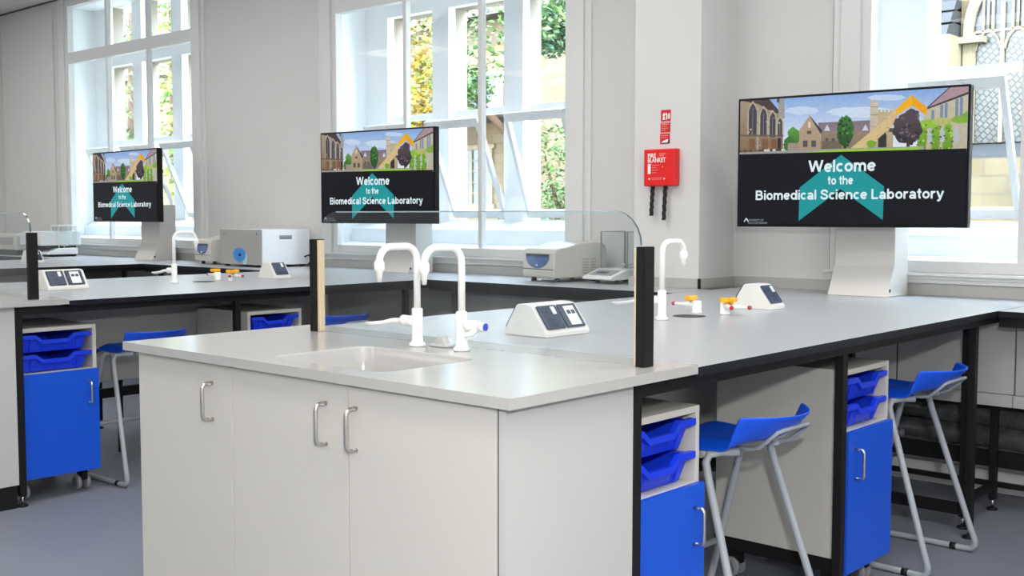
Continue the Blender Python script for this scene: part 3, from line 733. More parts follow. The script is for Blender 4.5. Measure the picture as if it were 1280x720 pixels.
# under the front bench the service run continues to the doubled legs
t = thing('service_run', 'grey service panel run with black legs below the large screen', 'service panel')
sp = MB(); sp.box(-BW + .002, -.5, 3.12, 3.138, .53, .83); sp.box(-.494, -.002, 3.12, 3.138, .53, .83); sp.box(-.5, -.494, 3.122, 3.136, .53, .83, 1); sp.box(-BW + .002, -.002, 3.105, 3.138, .478, .528)
sp.build('panel', ['panel', 'black'], t)
fr = MB(); fr.box(-BW + .01, -.002, 3.285, 3.315, .182, .25); fr.box(-BW + .01, -.002, 3.285, 3.305, .095, .117); fr.build('rail', 'black', t)
leg(t, -.112, 2.885, ztop=.835); leg(t, -.12, 3.262, ztop=.478)
fr = MB(); fr.box(-.127, -.097, 2.9005, 3.2465, .10, .125); fr.box(-1.42, -.128, 2.872, 2.9, .055, .1); fr.build('side_rail', 'black', t)
leg(t, -.62, 2.92, ztop=.835)
for z, r, lab in ((.395, .055, 'upper'), (.295, .05, 'lower')):
    for xa, xb, side in ((PX1 + .025, XR - .02, 'right of the wall pier, below the large screen'), (XL + .02, PX0 - .025, 'left of the wall pier, below the far benches')):
        n = int((xb - xa) / .12); p = MB()
        p.tube([(xa + (xb - xa) * k / n, 3.38 + .004 * math.sin(k * 1.7), z + .003 * math.sin(k * 2.3)) for k in range(n + 1)], [r * (1 + .06 * math.sin(k * 2.1) + .05 * math.sin(k * 5.3)) for k in range(n + 1)], 12)
        o = p.build('heating_pipe', 'foil'); tag(o, lab + ' black wrapped pipe ' + side, 'pipe', 'wrapped pipes along the wall')

# ------------------------------------------------------------------ screens
def column(xc, label):
    t = thing('screen_column', label, 'stand', (xc, 0, 0), 0, 'white screen columns')
    w = .148; c = MB()
    prof = [(3.30, LAM + .0005), (3.368, 1.03), (3.375, 1.06), (3.375, 1.36), (3.53, 1.36), (3.53, LAM + .0005)]
    c.prism(prof, 'x', -w, w); c.build('casing', 'column', t, bevel=.003)
    MB().lathe([(.008, 0), (.008, .002)], (w, 3.325, LAM + .03), axis='x', n=12).build('grommet', 'ink', t)
    return t
def television(xc, yc, rot, w, z0, z1, label, yback):
    h = z1 - z0
    t = thing('television', label, 'television', (xc, yc, z0), rot, 'wall screens showing the welcome slide')
    MB().box(-w/2, w/2, .004, .05, 0, h).build('bezel', 'tv_black', t, bevel=.004)
    MB().box(-w*.3, w*.3, .05, .075, h*.12, h*.8).build('rear_housing', 'tv_black', t, bevel=.006)
    MB().box(-.13, .13, .075, .19, .16, h*.74).build('wall_mount', 'equip_dark', t)
    bw = .011
    def S(u, v):  # slide coordinates (measured on the large screen) to the screen's face
        top = 124 - .0653 * (u - 923); bot = 281 + .0207 * (u - 921)
        s = (u - 922) / 290.; q = (bot - v) / (bot - top)
        return (max(-w/2 + bw, min(w/2 - bw, (s - .5) * w)), max(.012, min(h - bw, q * h)))
    MB().box(-w/2 + bw, w/2 - bw, .002, .0039, .012, h - bw).build('screen', 'scr_dark', t)
    p = MB(); b = p.b; lay = b.loops.layers.float_color.new('Col'); lv = [0]
    def pg(pts, c, c2=None):
        lv[0] += 1; y = .0019 - lv[0] * .000012
        vs = [b.verts.new((S(u, v)[0], y, S(u, v)[1])) for u, v in pts]
        f = b.faces.new(vs)
        vm = [v for _, v in pts]; v0, v1 = min(vm), max(vm)
        for l, (u, v) in zip(f.loops, pts):
            k = (v - v0) / (v1 - v0 + 1e-6); cc = c if c2 is None else [c[i] + (c2[i] - c[i]) * k for i in range(3)]
            l[lay] = (*srgb(*cc), 1)
    def blob(cu, cv, ru, rv, c, c2=None, n=26, j=.14, seed=1):
        R = random.Random(seed); pg([(cu + ru * (1 + R.uniform(-j, j)) * math.cos(2*PI*k/n), cv + rv * (1 + R.uniform(-j, j)) * math.sin(2*PI*k/n)) for k in range(n)], c, c2)
    def rect(u0, v0, u1, v1, c, c2=None): pg([(u0, v0), (u1, v0), (u1, v1), (u0, v1)], c, c2)
    def arch(u0, u1, v0, v1, c):
        m_ = (u0 + u1) / 2; pg([(u0, v1), (u0, v0 + (u1-u0)*.9), (u0 + (u1-u0)*.18, v0 + (u1-u0)*.4), (m_, v0), (u1 - (u1-u0)*.18, v0 + (u1-u0)*.4), (u1, v0 + (u1-u0)*.9), (u1, v1)], c)
    pg([(918, 100), (1216, 90), (1216, 187), (918, 193)], (126, 162, 214), (226, 232, 240))
    blob(1085, 140, 40, 7, (196, 212, 232), seed=3); blob(1010, 138, 22, 5, (190, 206, 230), seed=4); blob(1115, 122, 24, 4, (186, 204, 230), seed=9)
    # chapel at the left
    pg([(918, 120), (945, 122), (958, 128), (983, 147), (985, 190), (918, 193)], (158, 144, 124), (128, 100, 74))
    pg([(928, 121), (965, 119), (984, 144), (968, 139), (950, 130)], (72, 58, 60))
    pg([(977, 126), (985, 121), (986, 148), (978, 146)], (150, 150, 146)); rect(975, 123, 979, 128, (90, 84, 84))
    for u0, u1, v0, v1 in ((937, 948, 129, 168), (953, 962, 135, 170), (966, 974, 140, 171), (977, 983, 147, 170)):
        arch(u0 - 2, u1 + 2, v0 - 3, v1, (176, 164, 146)); arch(u0, u1, v0, v1, (66, 66, 78))
        m_ = (u0 + u1) / 2; rect(m_ - .4, v0 + 6, m_ + .4, v1, (130, 124, 120))
    rect(948.5, 132, 951, 190, (160, 152, 140)); rect(918, 168, 985, 170, (100, 86, 74))
    for u in (938, 956, 968): rect(u, 173, u + 8, 190, (120, 88, 66))
    rect(977, 172, 982, 190, (52, 46, 46))
    # distant tree, gabled house, long roof
    blob(999, 170, 9, 11, (96, 158, 66), (52, 104, 48), seed=5); blob(993, 180, 8, 9, (60, 108, 56), seed=6)
    rect(991, 178, 1012, 191, (150, 140, 122))
    pg([(1030, 153), (1098, 150), (1098, 166), (1034, 168)], (122, 108, 122), (138, 120, 124))
    rect(1034, 165, 1098, 190, (142, 126, 106), (120, 110, 96))
    pg([(1006, 190), (1006, 162), (1019, 144), (1033, 160), (1035, 190)], (176, 154, 128), (160, 142, 116)); pg([(1018, 143), (1022, 147), (1036, 163), (1034, 167)], (60, 54, 60))
    rect(1017.5, 152, 1020.5, 159, (210, 206, 198)); rect(1016, 163, 1022, 167, (92, 82, 76))
    for u in (1011, 1022): rect(u, 175, u + 6, 183, (80, 76, 80))
    for u in (1042, 1090): pg([(u - 4, 163), (u, 155), (u + 4, 163)], (196, 204, 216))
    for u in (1040, 1048, 1086, 1092): rect(u, 172, u + 4, 180, (84, 80, 82))
    rect(1036, 176, 1060, 188, (104, 96, 86))
    # gate tower
    rect(1095.5, 128, 1105, 189, (196, 186, 168), (170, 158, 136)); 
    for u in (1095.5, 1098.7, 1102): rect(u, 125, u + 2.2, 128.4, (186, 178, 160))
    rect(1095.5, 133, 1105, 134, (140, 130, 112)); rect(1095.5, 143, 1105, 144, (140, 130, 112))
    rect(1105, 140, 1124, 189, (186, 170, 134), (168, 152, 122))
    for u in (1105.5, 1110, 1114.5, 1119): rect(u, 137, u + 2.6, 140.4, (176, 164, 132))
    arch(1106, 1116, 160, 189, (52, 46, 42)); rect(1108, 161, 1113, 168, (130, 130, 124))
    rect(1119, 151, 1128, 165, (80, 74, 80)); pg([(1119, 160), (1123, 152), (1127, 160)], (190, 202, 214))
    # pale translucent beam behind the dark tree
    pg([(1066, 190), (1118, 146), (1122, 137), (1128, 137), (1128, 152), (1088, 190)], (206, 180, 132))
    blob(1065, 164, 10.5, 20, (64, 122, 54), (30, 66, 34), seed=7, n=34, j=.12); rect(1063.5, 182, 1066, 190, (60, 46, 36))
    for k in range(30):
        R = random.Random(300 + k); a = R.uniform(0, 6.28); q = R.uniform(.1, .95)
        blob(1065 + 10 * q * math.cos(a), 162 + 19 * q * math.sin(a), R.uniform(1, 2.2), R.uniform(1, 2.2), R.choice([(92, 150, 70), (30, 62, 34), (70, 126, 56), (24, 50, 28)]), n=7, j=.3, seed=k)
    for k in range(14):
        R = random.Random(400 + k); blob(1097 + R.uniform(0, 26), 142 + R.uniform(0, 40), R.uniform(.6, 1.6), R.uniform(.5, 1.2), R.choice([(150, 136, 108), (204, 192, 162)]), n=6, j=.3, seed=k)
    # right-hand building
    pg([(1156, 190), (1160, 138), (1216, 117), (1216, 190)], (192, 184, 160), (178, 172, 148))
    pg([(1163, 135), (1188, 106), (1216, 102), (1216, 116)], (166, 138, 148)); pg([(1163, 135), (1216, 115), (1216, 118), (1163, 137)], (60, 56, 60)); pg([(1161, 136), (1187, 106), (1189, 107), (1164, 135)], (72, 66, 80))
    for u, v, hh in ((1178, 131, 22), (1183, 129, 22), (1195, 124, 26), (1200, 122, 26), (1168, 138, 16)): rect(u, v, u + 3.4, v + hh, (116, 136, 160))
    # ivy
    for u in (1158, 1174, 1187): blob(u, 172, 6, 20, (128, 172, 48), (96, 140, 38), seed=int(u), n=30, j=.2)
    blob(1166, 155, 12, 6, (140, 182, 58), seed=21); blob(1180, 152, 10, 5, (176, 178, 108), seed=22); blob(1202, 150, 11, 5, (126, 170, 52), seed=23); blob(1209, 147, 6, 7, (120, 166, 50), seed=24)
    for u in (1164, 1178, 1194): arch(u, u + 6, 160, 178, (170, 182, 186))
    blob(1098, 180, 6, 5, (112, 160, 46), seed=31)
    for k in range(46):
        R = random.Random(500 + k); blob(R.choice([1158, 1174, 1187]) + R.uniform(-6, 6), 172 + R.uniform(-20, 14), R.uniform(.8, 2), R.uniform(.8, 1.8), R.choice([(166, 204, 84), (84, 124, 34), (140, 184, 58), (66, 100, 32)]), n=7, j=.35, seed=k)
    for k in range(22):
        R = random.Random(600 + k); blob(928 + R.uniform(0, 54), 132 + R.uniform(4, 54), R.uniform(.7, 1.8), R.uniform(.5, 1.5), R.choice([(186, 174, 156), (96, 80, 66), (140, 122, 100)]), n=6, j=.3, seed=k)
    # dark copper tree
    blob(1141, 161, 17, 20, (84, 72, 80), (46, 38, 44), seed=11, n=40, j=.1); blob(1145, 145, 9, 9, (76, 64, 74), seed=12); rect(1140, 178, 1144, 189, (64, 44, 46))
    for k in range(26):
        R = random.Random(k); blob(1141 + R.uniform(-13, 13), 160 + R.uniform(-16, 16), R.uniform(1, 2.4), R.uniform(1, 2.2), R.choice([(112, 98, 108), (40, 32, 40), (96, 82, 92)]), n=8, seed=k)
    # ground
    pg([(918, 190), (1010, 186.5), (1160, 183), (1160, 190), (918, 195)], (150, 150, 146)); pg([(985, 192), (1060, 186.5), (1158, 184.5), (1150, 189), (985, 196)], (146, 196, 52))
    for k in range(16):
        R = random.Random(100 + k); blob(925 + k * 4, 188 - k * .1, 2.5, 1.5, R.choice([(70, 66, 62), (200, 200, 196), (110, 92, 76)]), n=8, seed=k)
    # yellow chevron
    pg([(1127.5, 135), (1145.3, 119), (1145.3, 132), (1127.5, 144.5)], (232, 172, 16)); pg([(1145.3, 119), (1163.5, 135), (1162, 144.5), (1145.3, 132)], (226, 160, 12))
    p.build('slide_picture', 'picture', t, recalc=False)
    dk = MB(); dk.poly([(S(u, v)[0], -.0017, S(u, v)[1]) for u, v in ((918, 192.2), (1216, 186.2), (1216, 300), (918, 300))]); dk.build('slide_background', 'scr_dark', t)
    tl = MB()
    for q in ([(1060.8, 193), (1114.6, 233), (1113.9, 275.4), (1060.8, 236)], [(1060.8, 193), (1060.8, 236), (1007.3, 275.3), (1008, 233.6)]):
        tl.poly([(S(u, v)[0], -.002, S(u, v)[1]) for u, v in q])
    tl.build('teal_arrow', 'scr_teal', t)
    rot90 = Matrix.Rotation(PI/2, 4, 'X')
    def line(body, u0, u1, v, cap, bold, mi=0, align='CENTER'):
        x0 = S(u0, v)[0]; x1 = S(u1, v)[0]; z = S((u0 + u1) / 2, v)[1]
        T = Matrix.Translation(Vector(((x0 + x1) / 2, -.0026, z))) @ rot90
        tx = MB()
        if bold: tx.bold_text(body, T, x1 - x0, cap / 166. * h)
        else: tx.text(body, T, width=x1 - x0, height=cap / 166. * h, ext=0)
        tx.build('slide_text', ('scr_text', 'scr_grey')[mi], t)
    line('Welcome', 1019, 1104, 214.3, 15, .022); line('to the', 1044.5, 1076.5, 230.2, 10.8, .02)
    line('Biomedical Science Laboratory', 948.5, 1184.8, 248.8, 12.2, .02)
    line('UNIVERSITY OF', 938.5, 960, 274.6, 2.6, .0, 1); line('GLOUCESTERSHIRE', 938.5, 965, 278.2, 2.6, .0, 1)
    tx = MB()
    for q in ([(933, 274), (936, 270), (936, 272), (933, 276)], [(936, 270), (939, 274), (939, 276), (936, 272)]):
        tx.poly([(S(u, v)[0], -.0026, S(u, v)[1]) for u, v in q])
    tx.build('slide_logo', 'scr_text', t)
    MB().box(w/2 - .075, w/2 - .0735, .0005, .0015, .03, .037).build('status_light', 'white_ink', t)
    return t
column(-.772, 'white column under the large right screen')
column(-4.005, 'white column under the middle screen')
column(-7.16, 'white column under the left screen')
R_ = math.radians
television(-.768, 3.15, R_(5.6), 1.068, 1.2162, 1.830, 'large welcome screen on the right, in front of the right window', 3.37)
television(-4.0, 3.15, R_(5.4), 1.01, 1.2177, 1.8245, 'welcome screen in the middle, behind the front glass splash screen', 3.37)
television(-7.20, 3.16, R_(-2.5), 1.155, 1.217, 1.814, 'welcome screen farthest left, in front of the left window', 3.37)

# ------------------------------------------------------------------ fire blanket and signs
t = thing('fire_blanket', 'red fire blanket case with two black pull straps on the wall pier', 'fire blanket', (-1.829, PY, 0))
MB().box(-.099, .099, -.045, -.0006, 1.424, 1.6175).build('case', 'red', t, bevel=.006)
ft = Matrix.Rotation(PI/2, 4, 'X'); tx = MB()
def wl(body, x, z, w=None, h=.02, bold=.0, mi=0): tx.text(body, Matrix.Translation(Vector((x, -.0456, z))) @ ft, width=w, height=h, align='LEFT', bold=bold, mi=mi, ext=0)
wl('FIRE', -.072, 1.573, .05, .022, .02); wl('BLANKET', -.072, 1.548, .112, .024, .02)
tx.box(-.072, -.054, -.0458, -.0452, 1.488, 1.541)
for k in range(4): tx.box(-.046, -.046 + (.045, .03, .035, .028)[k], -.0458, -.0452, 1.532 - k * .013, 1.5345 - k * .013, 1)
for k in range(3): tx.box(.0, .04 - .006 * k, -.0458, -.0452, 1.592 - k * .006, 1.5945 - k * .006, 1)
tx.box(.018, .024, -.0458, -.0452, 1.52, 1.529, 1)
for x in (-.07, .028): tx.poly([(x + (0 if x > 0 else .012), -.0456, 1.468), (x + (.012 if x > 0 else 0), -.0456, 1.462), (x + (0 if x > 0 else .012), -.0456, 1.456)][::-1])
tx.box(-.05, .02, -.0458, -.0452, 1.465, 1.4675, 1); tx.box(-.045, .012, -.0458, -.0452, 1.458, 1.4605, 1)
tx.build('lettering', ['white_ink', 'pale_ink'], t)
for x, z in ((-.052, 1.268), (.027, 1.246)):
    s = MB(); n = 14
    for k in range(n):
        za, zb_ = 1.4235 - (1.4235 - z) * k / n, 1.4235 - (1.4235 - z) * (k + 1) / n; off = lambda q: .0025 * math.sin(q * 2.1) - .0006 * q
        s.hexa([(x - .011 + off(k+1), -.03, zb_), (x + .011 + off(k+1), -.03, zb_), (x + .011 + off(k+1), -.024, zb_), (x - .011 + off(k+1), -.024, zb_), (x - .011 + off(k), -.03, za), (x + .011 + off(k), -.03, za), (x + .011 + off(k), -.024, za), (x - .011 + off(k), -.024, za)])
    s.build('pull_strap', 'strap', t)
signs = [((1.763, 1.822), 'topmost small red sign with flame picture above the fire blanket case'), ((1.705, 1.757), 'middle small red instruction sign above the fire blanket case'), ((1.646, 1.699), 'lowest small red sign, directly above the fire blanket case')]
for k, ((z0, z1), lab) in enumerate(signs):
    t = thing('safety_sign', lab, 'sign', (-1.82 - .002 * k, PY, 0), 0, 'red fire blanket signs')
    MB().box(-.03, .03, -.003, -.0006, z0, z1).build('plate', 'sign_red', t)
    d = MB(); y = -.0034
    if k == 0:
        d.poly([(-.02, y, z0 + .008), (-.005, y, z0 + .008), (-.007, y, z0 + .026), (-.002, y, z0 + .034), (-.010, y, z0 + .046), (-.019, y, z0 + .032), (-.016, y, z0 + .022)])
        d.poly([(.0, y, z0 + .008), (.01, y, z0 + .008), (.012, y, z0 + .03), (.004, y, z0 + .045), (-.002, y, z0 + .04), (.005, y, z0 + .028)])
        d.poly([(.016, y, z0 + .012), (.026, y, z0 + .012), (.026, y, z0 + .04), (.016, y, z0 + .04)])
    else:
        for q in range(4 if k == 1 else 2): d.box(-.024, (.02, .012, .018, .004)[q], y - .0002, y + .0004, z1 - .012 - q * .01, z1 - .009 - q * .01, 1)
        if k == 1: d.box(-.028, .028, y - .0002, y + .0004, z1 - .0045, z1 - .003)
        if k == 2:
            d.poly([(-.024, y, z0 + .006), (.02, y, z0 + .006), (.02, y, z0 + .024), (-.008, y, z0 + .016)])
            d.box(-.029, .029, y - .0001, y + .0004, z0 + .001, z0 + .005, 2); d.poly([(.016, y - .0003, z0 + .004), (.029, y - .0003, z0 + .004), (.029, y - .0003, z0 + .03)], 2)
    d.build('pictogram', ['white_ink', 'pale_ink', 'ink'], t)

# ------------------------------------------------------------------ bench-top equipment
def feet(parent, pts, h=.02, r=.016, z=0):
    for x, y in pts: MB().lathe([(r, 0), (r * .85, h)], (x, y, z), n=12).build('foot', 'equip_dark', parent)
def centrifuge(loc, rz, label):
    # front face toward -y, width along x (right corner at x=0)
    t = thing('centrifuge', label, 'centrifuge', loc, rz, 'benchtop centrifuges')
    w, d = .30, .38
    feet(t, [(-.04, .05), (-w + .04, .05), (-.04, d - .05), (-w + .04, d - .05)], .024)
    b = MB(); b.prism([(0, .024), (-.006, .06), (0, .165), (.012, .188), (.05, .196), (.10, .20), (.19, .222), (d - .06, .225), (d - .012, .215), (d, .18), (d, .024)], 'x', -w, 0)
    b.build('casing', 'equip', t, bevel=.008, seg=3)
    MB().box(-w + .03, -.03, .02, d - .02, .0235, .03).build('underside', 'equip_dark', t)
    p = MB(); pts = [(-.265, .158), (-.045, .158)] + [(-.155 + .11 * math.cos(math.radians(a)), .152 + .075 * math.sin(math.radians(a))) for a in range(0, -181, -15)]
    def yy(z): return -.0065 + (z - .06) * .0062 / .105
    A = [p.b.verts.new((x, yy(z) - .004, z)) for x, z in pts]; B = [p.b.verts.new((x, yy(z) + .004, z)) for x, z in pts]
    p.b.faces.new(A[::-1]); p.b.faces.new(B)
    for k in range(len(pts)): j = (k + 1) % len(pts); p.b.faces.new((A[k], A[j], B[j], B[k]))
    c = p.build('control_panel', 'display_blue', t)
    MB().box(-.262, -.048, -.0072, -.0048, .146, .159).build('panel_band', 'equip_dark', c)
    MB().lathe([(.006, 0), (.005, .004)], (-.155, -.0082, .095), axis=(0, -1, 0), n=10).build('button', 'white_plastic', c)
    MB().box(-w + .004, -.004, -.0075, -.004, .0705, .074).build('seam', 'equip_dark', t)
    v = MB()
    for k in range(6):
        z = .045 + k * .016; v.box(-.0005, .0022, .2, .245, z, z + .007); v.box(-.0005, .0022, .26, .3, z, z + .007)
    v.build('vent', 'incubator', t)
    return t
centrifuge((-2.475, 3.135, LAM + .0005), R_(-13), 'cream centrifuge with half round blue panel, beside the glass shielded balance')
centrifuge((-5.905, 3.15, LAM + .0005), R_(-10), 'cream centrifuge with half round blue panel, left of the pale incubator')

def balance(loc, rz, label, capped):
    t = thing('analytical_balance', label, 'balance', loc, rz, 'glass shielded balances')
    w, d = .2, .33
    feet(t, [(-.03, .06), (-w + .03, .06), (-.03, d - .04), (-w + .03, d - .04)], .022, .014)
    b = MB(); b.prism([(-.03, .022), (-.035, .03), (-.02, .042), (.1, .078), (d, .082), (d, .022)], 'x', -w - .008, .008)
    b.build('base', 'equip_white', t, bevel=.006, seg=3)
    q = MB(); q.hexa([(-w + .02, -.005, .048), (-.02, -.005, .048), (-.02, .08, .0735), (-w + .02, .08, .0735), (-w + .02, -.006, .050), (-.02, -.006, .050), (-.02, .079, .0755), (-w + .02, .079, .0755)]); q.build('control_panel', 'incubator', t)
    q = MB(); q.hexa([(-w + .05, .012, .0535), (-.07, .012, .0535), (-.07, .05, .065), (-w + .05, .05, .065), (-w + .05, .011, .0555), (-.07, .011, .0555), (-.07, .049, .067), (-w + .05, .049, .067)]); q.build('display', 'plate', t)
    zt = .285; g = MB()
    g.box(-w + .005, -.005, .115, .118, .083, zt); g.box(-w + .005, -.005, d - .012, d - .009, .083, zt); g.box(-.008, -.005, .118, d - .012, .083, zt); g.box(-w + .005, -w + .008, .118, d - .012, .083, zt)
    s = g.build('draught_shield', 'shield_glass', t)
    e = MB()
    for x, y in ((-w + .004, .113), (-.004, .113), (-.004, d - .009), (-w + .004, d - .009)): e.box(x - .003, x + .003, y - .002, y + .004, .082, zt + .002)
    e.box(-w + .001, -.001, .111, .117, zt, zt + .004); e.box(-.007, -.001, .117, d - .009, zt, zt + .004); e.box(-w + .001, -w + .007, .117, d - .009, zt, zt + .004)
    e.build('shield_frame', 'rubber' if not capped else 'equip_white', s)
    if capped: MB().box(-w, 0, .112, d - .008, zt + .004, zt + .016).build('shield_lid', 'equip_white', t)
    MB().lathe([(.012, .083), (.012, .1), (.045, .1), (.045, .106)], (-w / 2, .22, 0), n=24).build('weighing_pan', 'chrome', t)
    return t
balance((-2.145, 3.25, LAM + .0005), R_(-4), 'white balance with clear glass shield, right of the cream centrifuge', False)
balance((-8.36, 3.06, LAM + .0005), R_(-2), 'white balance with glass shield and white lid, under the left window', True).scale = (.8, .8, .97)

t = thing('incubator', 'pale box incubator with round blue badge on its grey front', 'incubator', (-5.195, 3.105, LAM + .0005), R_(-2))
w, d, h0, h1 = .545, .43, .016, .275
feet(t, [(-.04, .04), (-w/2, .04), (-w + .04, .04), (-.04, d - .04), (-w + .04, d - .04)], .0165, .02)
MB().box(-w, 0, .014, d, h0, h1).build('casing', 'incubator_white', t, bevel=.004)
f = MB().box(-w, 0, 0, .0135, h0, h1).build('door', 'incubator', t, bevel=.003)
c = MB(); cx, cz = -.275, .088
pts = [(cx + .078 * math.cos(a) * (1.05 if math.sin(a) > 0 else 1), cz + .052 * math.sin(a)) for a in [2 * PI * k / 28 for k in range(28)]]
c.prism([(x, z) for x, z in pts], 'y', -.004, .0); c.build('badge', 'dial', f)
c = MB(); c.prism([(cx + .068 + .034 * math.cos(a), cz - .026 + .045 * math.sin(a)) for a in [2 * PI * k / 24 for k in range(24)]], 'y', -.002, .0); c.build('badge_tail', 'dial_pale', f)
MB().lathe([(.011, 0), (.009, .008)], (cx + .01, -.004, cz), axis=(0, -1, 0), n=14).build('knob', 'ink', f)
l = MB(); l.text('co', Matrix.Translation(Vector((cx + .012, -.0045, cz - .035))) @ ft, height=.011, ext=0); l.box(-w + .03, -w + .08, -.001, 0, .238, .241); l.box(-.055, -.045, -.001, 0, .235, .25)
l.build('marking', 'display_blue', f)
hd = MB(); hd.box(-.001, .0015, .16, .27, .205, .232); hd.build('grip_recess', 'rubber', t)
MB().box(.0005, .002, .165, .265, .205, .212).build('grip_lip', 'equip_dark', t)
MB().lathe([(.01, 0), (.008, .006)], (-.11, .12, h1), n=12).build('vent_cap', 'white_plastic', t)
MB().tube([(.0, d - .05, .07), (.03, d - .03, .085), (.035, d - .02, .06), (.03, d - .02, .03), (.02, d - .03, .014)], .006, 8).build('cable', 'black', t)

# far-left equipment seen through the small glass screen
t = thing('plate_reader', 'white rounded benchtop reader at far left, seen through the small glass', 'lab instrument', (-8.55, 3.0, LAM + .0005), R_(0))
b = MB(); b.prism([(-.32, .1), (-.32, .17), (-.3, .21), (-.24, .23), (.12, .235), (.12, .1)], 'y', .02, .4); b.build('casing', 'equip_white', t, bevel=.01, seg=3)
b = MB(); b.prism([(-.3, 0), (-.12, 0), (-.16, .105), (-.24, .105)], 'y', .06, .34); b.build('pedestal', 'equip_white', t, bevel=.004)
b = MB(); b.prism([(-.1, 0), (.1, 0), (.11, .1), (-.14, .1)], 'y', .1, .36); b.build('base', 'equip_dark', t)
MB().box(-.09, .02, .015, .0198, .12, .2).build('side_grille', 'incubator', t)
t = thing('microscope_base', 'cream and dark boxy instrument cut off at the left picture edge', 'lab instrument', (-9.25, 3.02, LAM + .0005))
MB().box(-.42, .3, 0, .38, .05, .2).build('casing', 'equip', t, bevel=.012, seg=3); MB().box(-.4, .28, .012, .36, .0, .05).build('base', 'equip_dark', t)
MB().box(-.1, .25, -.003, 0, .1, .17).build('control_panel', 'incubator', t)
o = MB().lathe([(.018, 0), (.02, .05), (.017, .052), (.015, .01)], (0, 0, 0), n=16).build('beaker', 'white_plastic'); o.location = (-7.35, 2.47, LAM + .0005); tag(o, 'tiny white beaker standing on the far left bench', 'beaker')

t = thing('pipe_valve', 'small grey valve on the black wall pipes behind the far right stool', 'valve', (-.62, 3.33, .27))
v = MB(); v.lathe([(.014, -.03), (.018, -.02), (.018, .02), (.012, .03)], (0, 0, 0), n=12); v.lathe([(.02, 0), (.02, .02), (.014, .03)], (0, 0, .035), n=12); v.build('body', 'rubber', t)
MB().lathe([(.012, 0), (.012, .06), (.016, .062), (.016, .075)], (0, 0, 0), axis='x', n=12).build('outlet', 'rubber', t)
# ------------------------------------------------------------------ outside
struct(MB().box(-45, 30, 4.4, 60, -.3, -.02).build('ground', 'ground'))
def leaves(mb, n, fn, size):
    for _ in range(n):
        c = Vector(fn()); s = size * random.uniform(.6, 1.4)
        q = Matrix.Rotation(random.uniform(0, 2*PI), 3, 'Z') @ Matrix.Rotation(random.uniform(-1.2, 1.2), 3, 'X') @ Matrix.Rotation(random.uniform(0, 2*PI), 3, 'Z')
        pts = [q @ Vector(p) * s + c for p in ((0, -.6, 0), (.35, 0, .06), (0, .7, 0), (-.35, 0, .06))]
        mb.b.faces.new([mb.b.verts.new(p) for p in pts])
def ell(c, r):
    def f():
        while True:
            p = Vector((random.uniform(-1, 1), random.uniform(-1, 1), random.uniform(-1, 1)))
            if .25 < p.length < 1: return (c[0] + p.x * r[0], c[1] + p.y * r[1], c[2] + p.z * r[2])
    return f
def tree(name, loc, blobs, trunk, leafmat, label, cat, n=900, size=.13):
    t = thing(name, label, cat, loc)
    b = MB()
    for c, r in blobs: leaves(b, n, ell(c, r), size)
    b.build('foliage', leafmat, t, recalc=False)
    if trunk:
        k = MB()
        for path, r0, r1 in trunk: k.tube(path, [r0 + (r1 - r0) * i / (len(path) - 1) for i in range(len(path))], 8)
        k.build('trunk', 'bark', t)
    return t
# chapel seen through the right window
t = thing('chapel', 'pale stone chapel with tall gothic window outside the right window', 'building', (0, 13, 0))
c = MB(); c.box(-6.3, 6, 0, 3, 0, 9); c.build('wall', 'stone', t)
c = MB(); c.box(-4.12, -3.80, -.5, -.001, 0, 3.55); c.build('buttress', 'smooth_stone', t)
c = MB()
for k in range(3): c.prism([(-.5 + k * .12, 3.55 + k * .17), (-.001, 3.55 + k * .17), (-.001, 3.78 + k * .17), (-.42 + k * .12, 3.68 + k * .17)], 'x', -4.08, -3.84)
c.build('buttress_cap', 'slate', t); MB().box(-4.16, -3.5, -.2, -.001, 3.46, 3.54).build('string_course', 'smooth_stone', t)
def garch(cx, hw, zs, n=10):
    # pointed arch outline from (cx-hw) spring to (cx+hw)
    pts = []; R0 = 2 * hw
    for i in range(n + 1):
        a = math.radians(180 - 60 * i / n); pts.append((cx + hw + R0 * math.cos(a), zs + R0 * math.sin(a)))
    for i in range(1, n + 1):
        a = math.radians(60 - 60 * i / n); pts.append((cx - hw + R0 * math.cos(a), zs + R0 * math.sin(a)))
    return pts
gx, hw, zs, zb = -3.30, .36, 3.62, 2.2
def pane_(out, y, mt, nm, par):
    g = MB(); g.prism(out, 'y', y, y + .02); return g.build(nm, mt, par)
gw = MB(); o1 = [(gx - hw - .12, zb)] + garch(gx, hw + .12, zs) + [(gx + hw + .12, zb)]; o2 = [(gx - hw, zb)] + garch(gx, hw, zs) + [(gx + hw, zb)]
for y0, y1 in ((-.09, -.001),):
    A = [gw.b.verts.new((x, y0, z)) for x, z in o1]; B = [gw.b.verts.new((x, y0, z)) for x, z in o2]; C = [gw.b.verts.new((x, y1, z)) for x, z in o1]; D = [gw.b.verts.new((x, y1, z)) for x, z in o2]
    for k in range(len(o1) - 1):
        gw.b.faces.new((A[k], A[k+1], B[k+1], B[k])); gw.b.faces.new((A[k], C[k], C[k+1], A[k+1])); gw.b.faces.new((B[k], B[k+1], D[k+1], D[k]))
gf = gw.build('window_surround', 'smooth_stone', t)
pane_(o2, -.03, 'lead_glass_dark', 'window_glazing', t)
tr = MB()
tr.box(gx - .022, gx + .022, -.075, -.031, zb, 3.95)
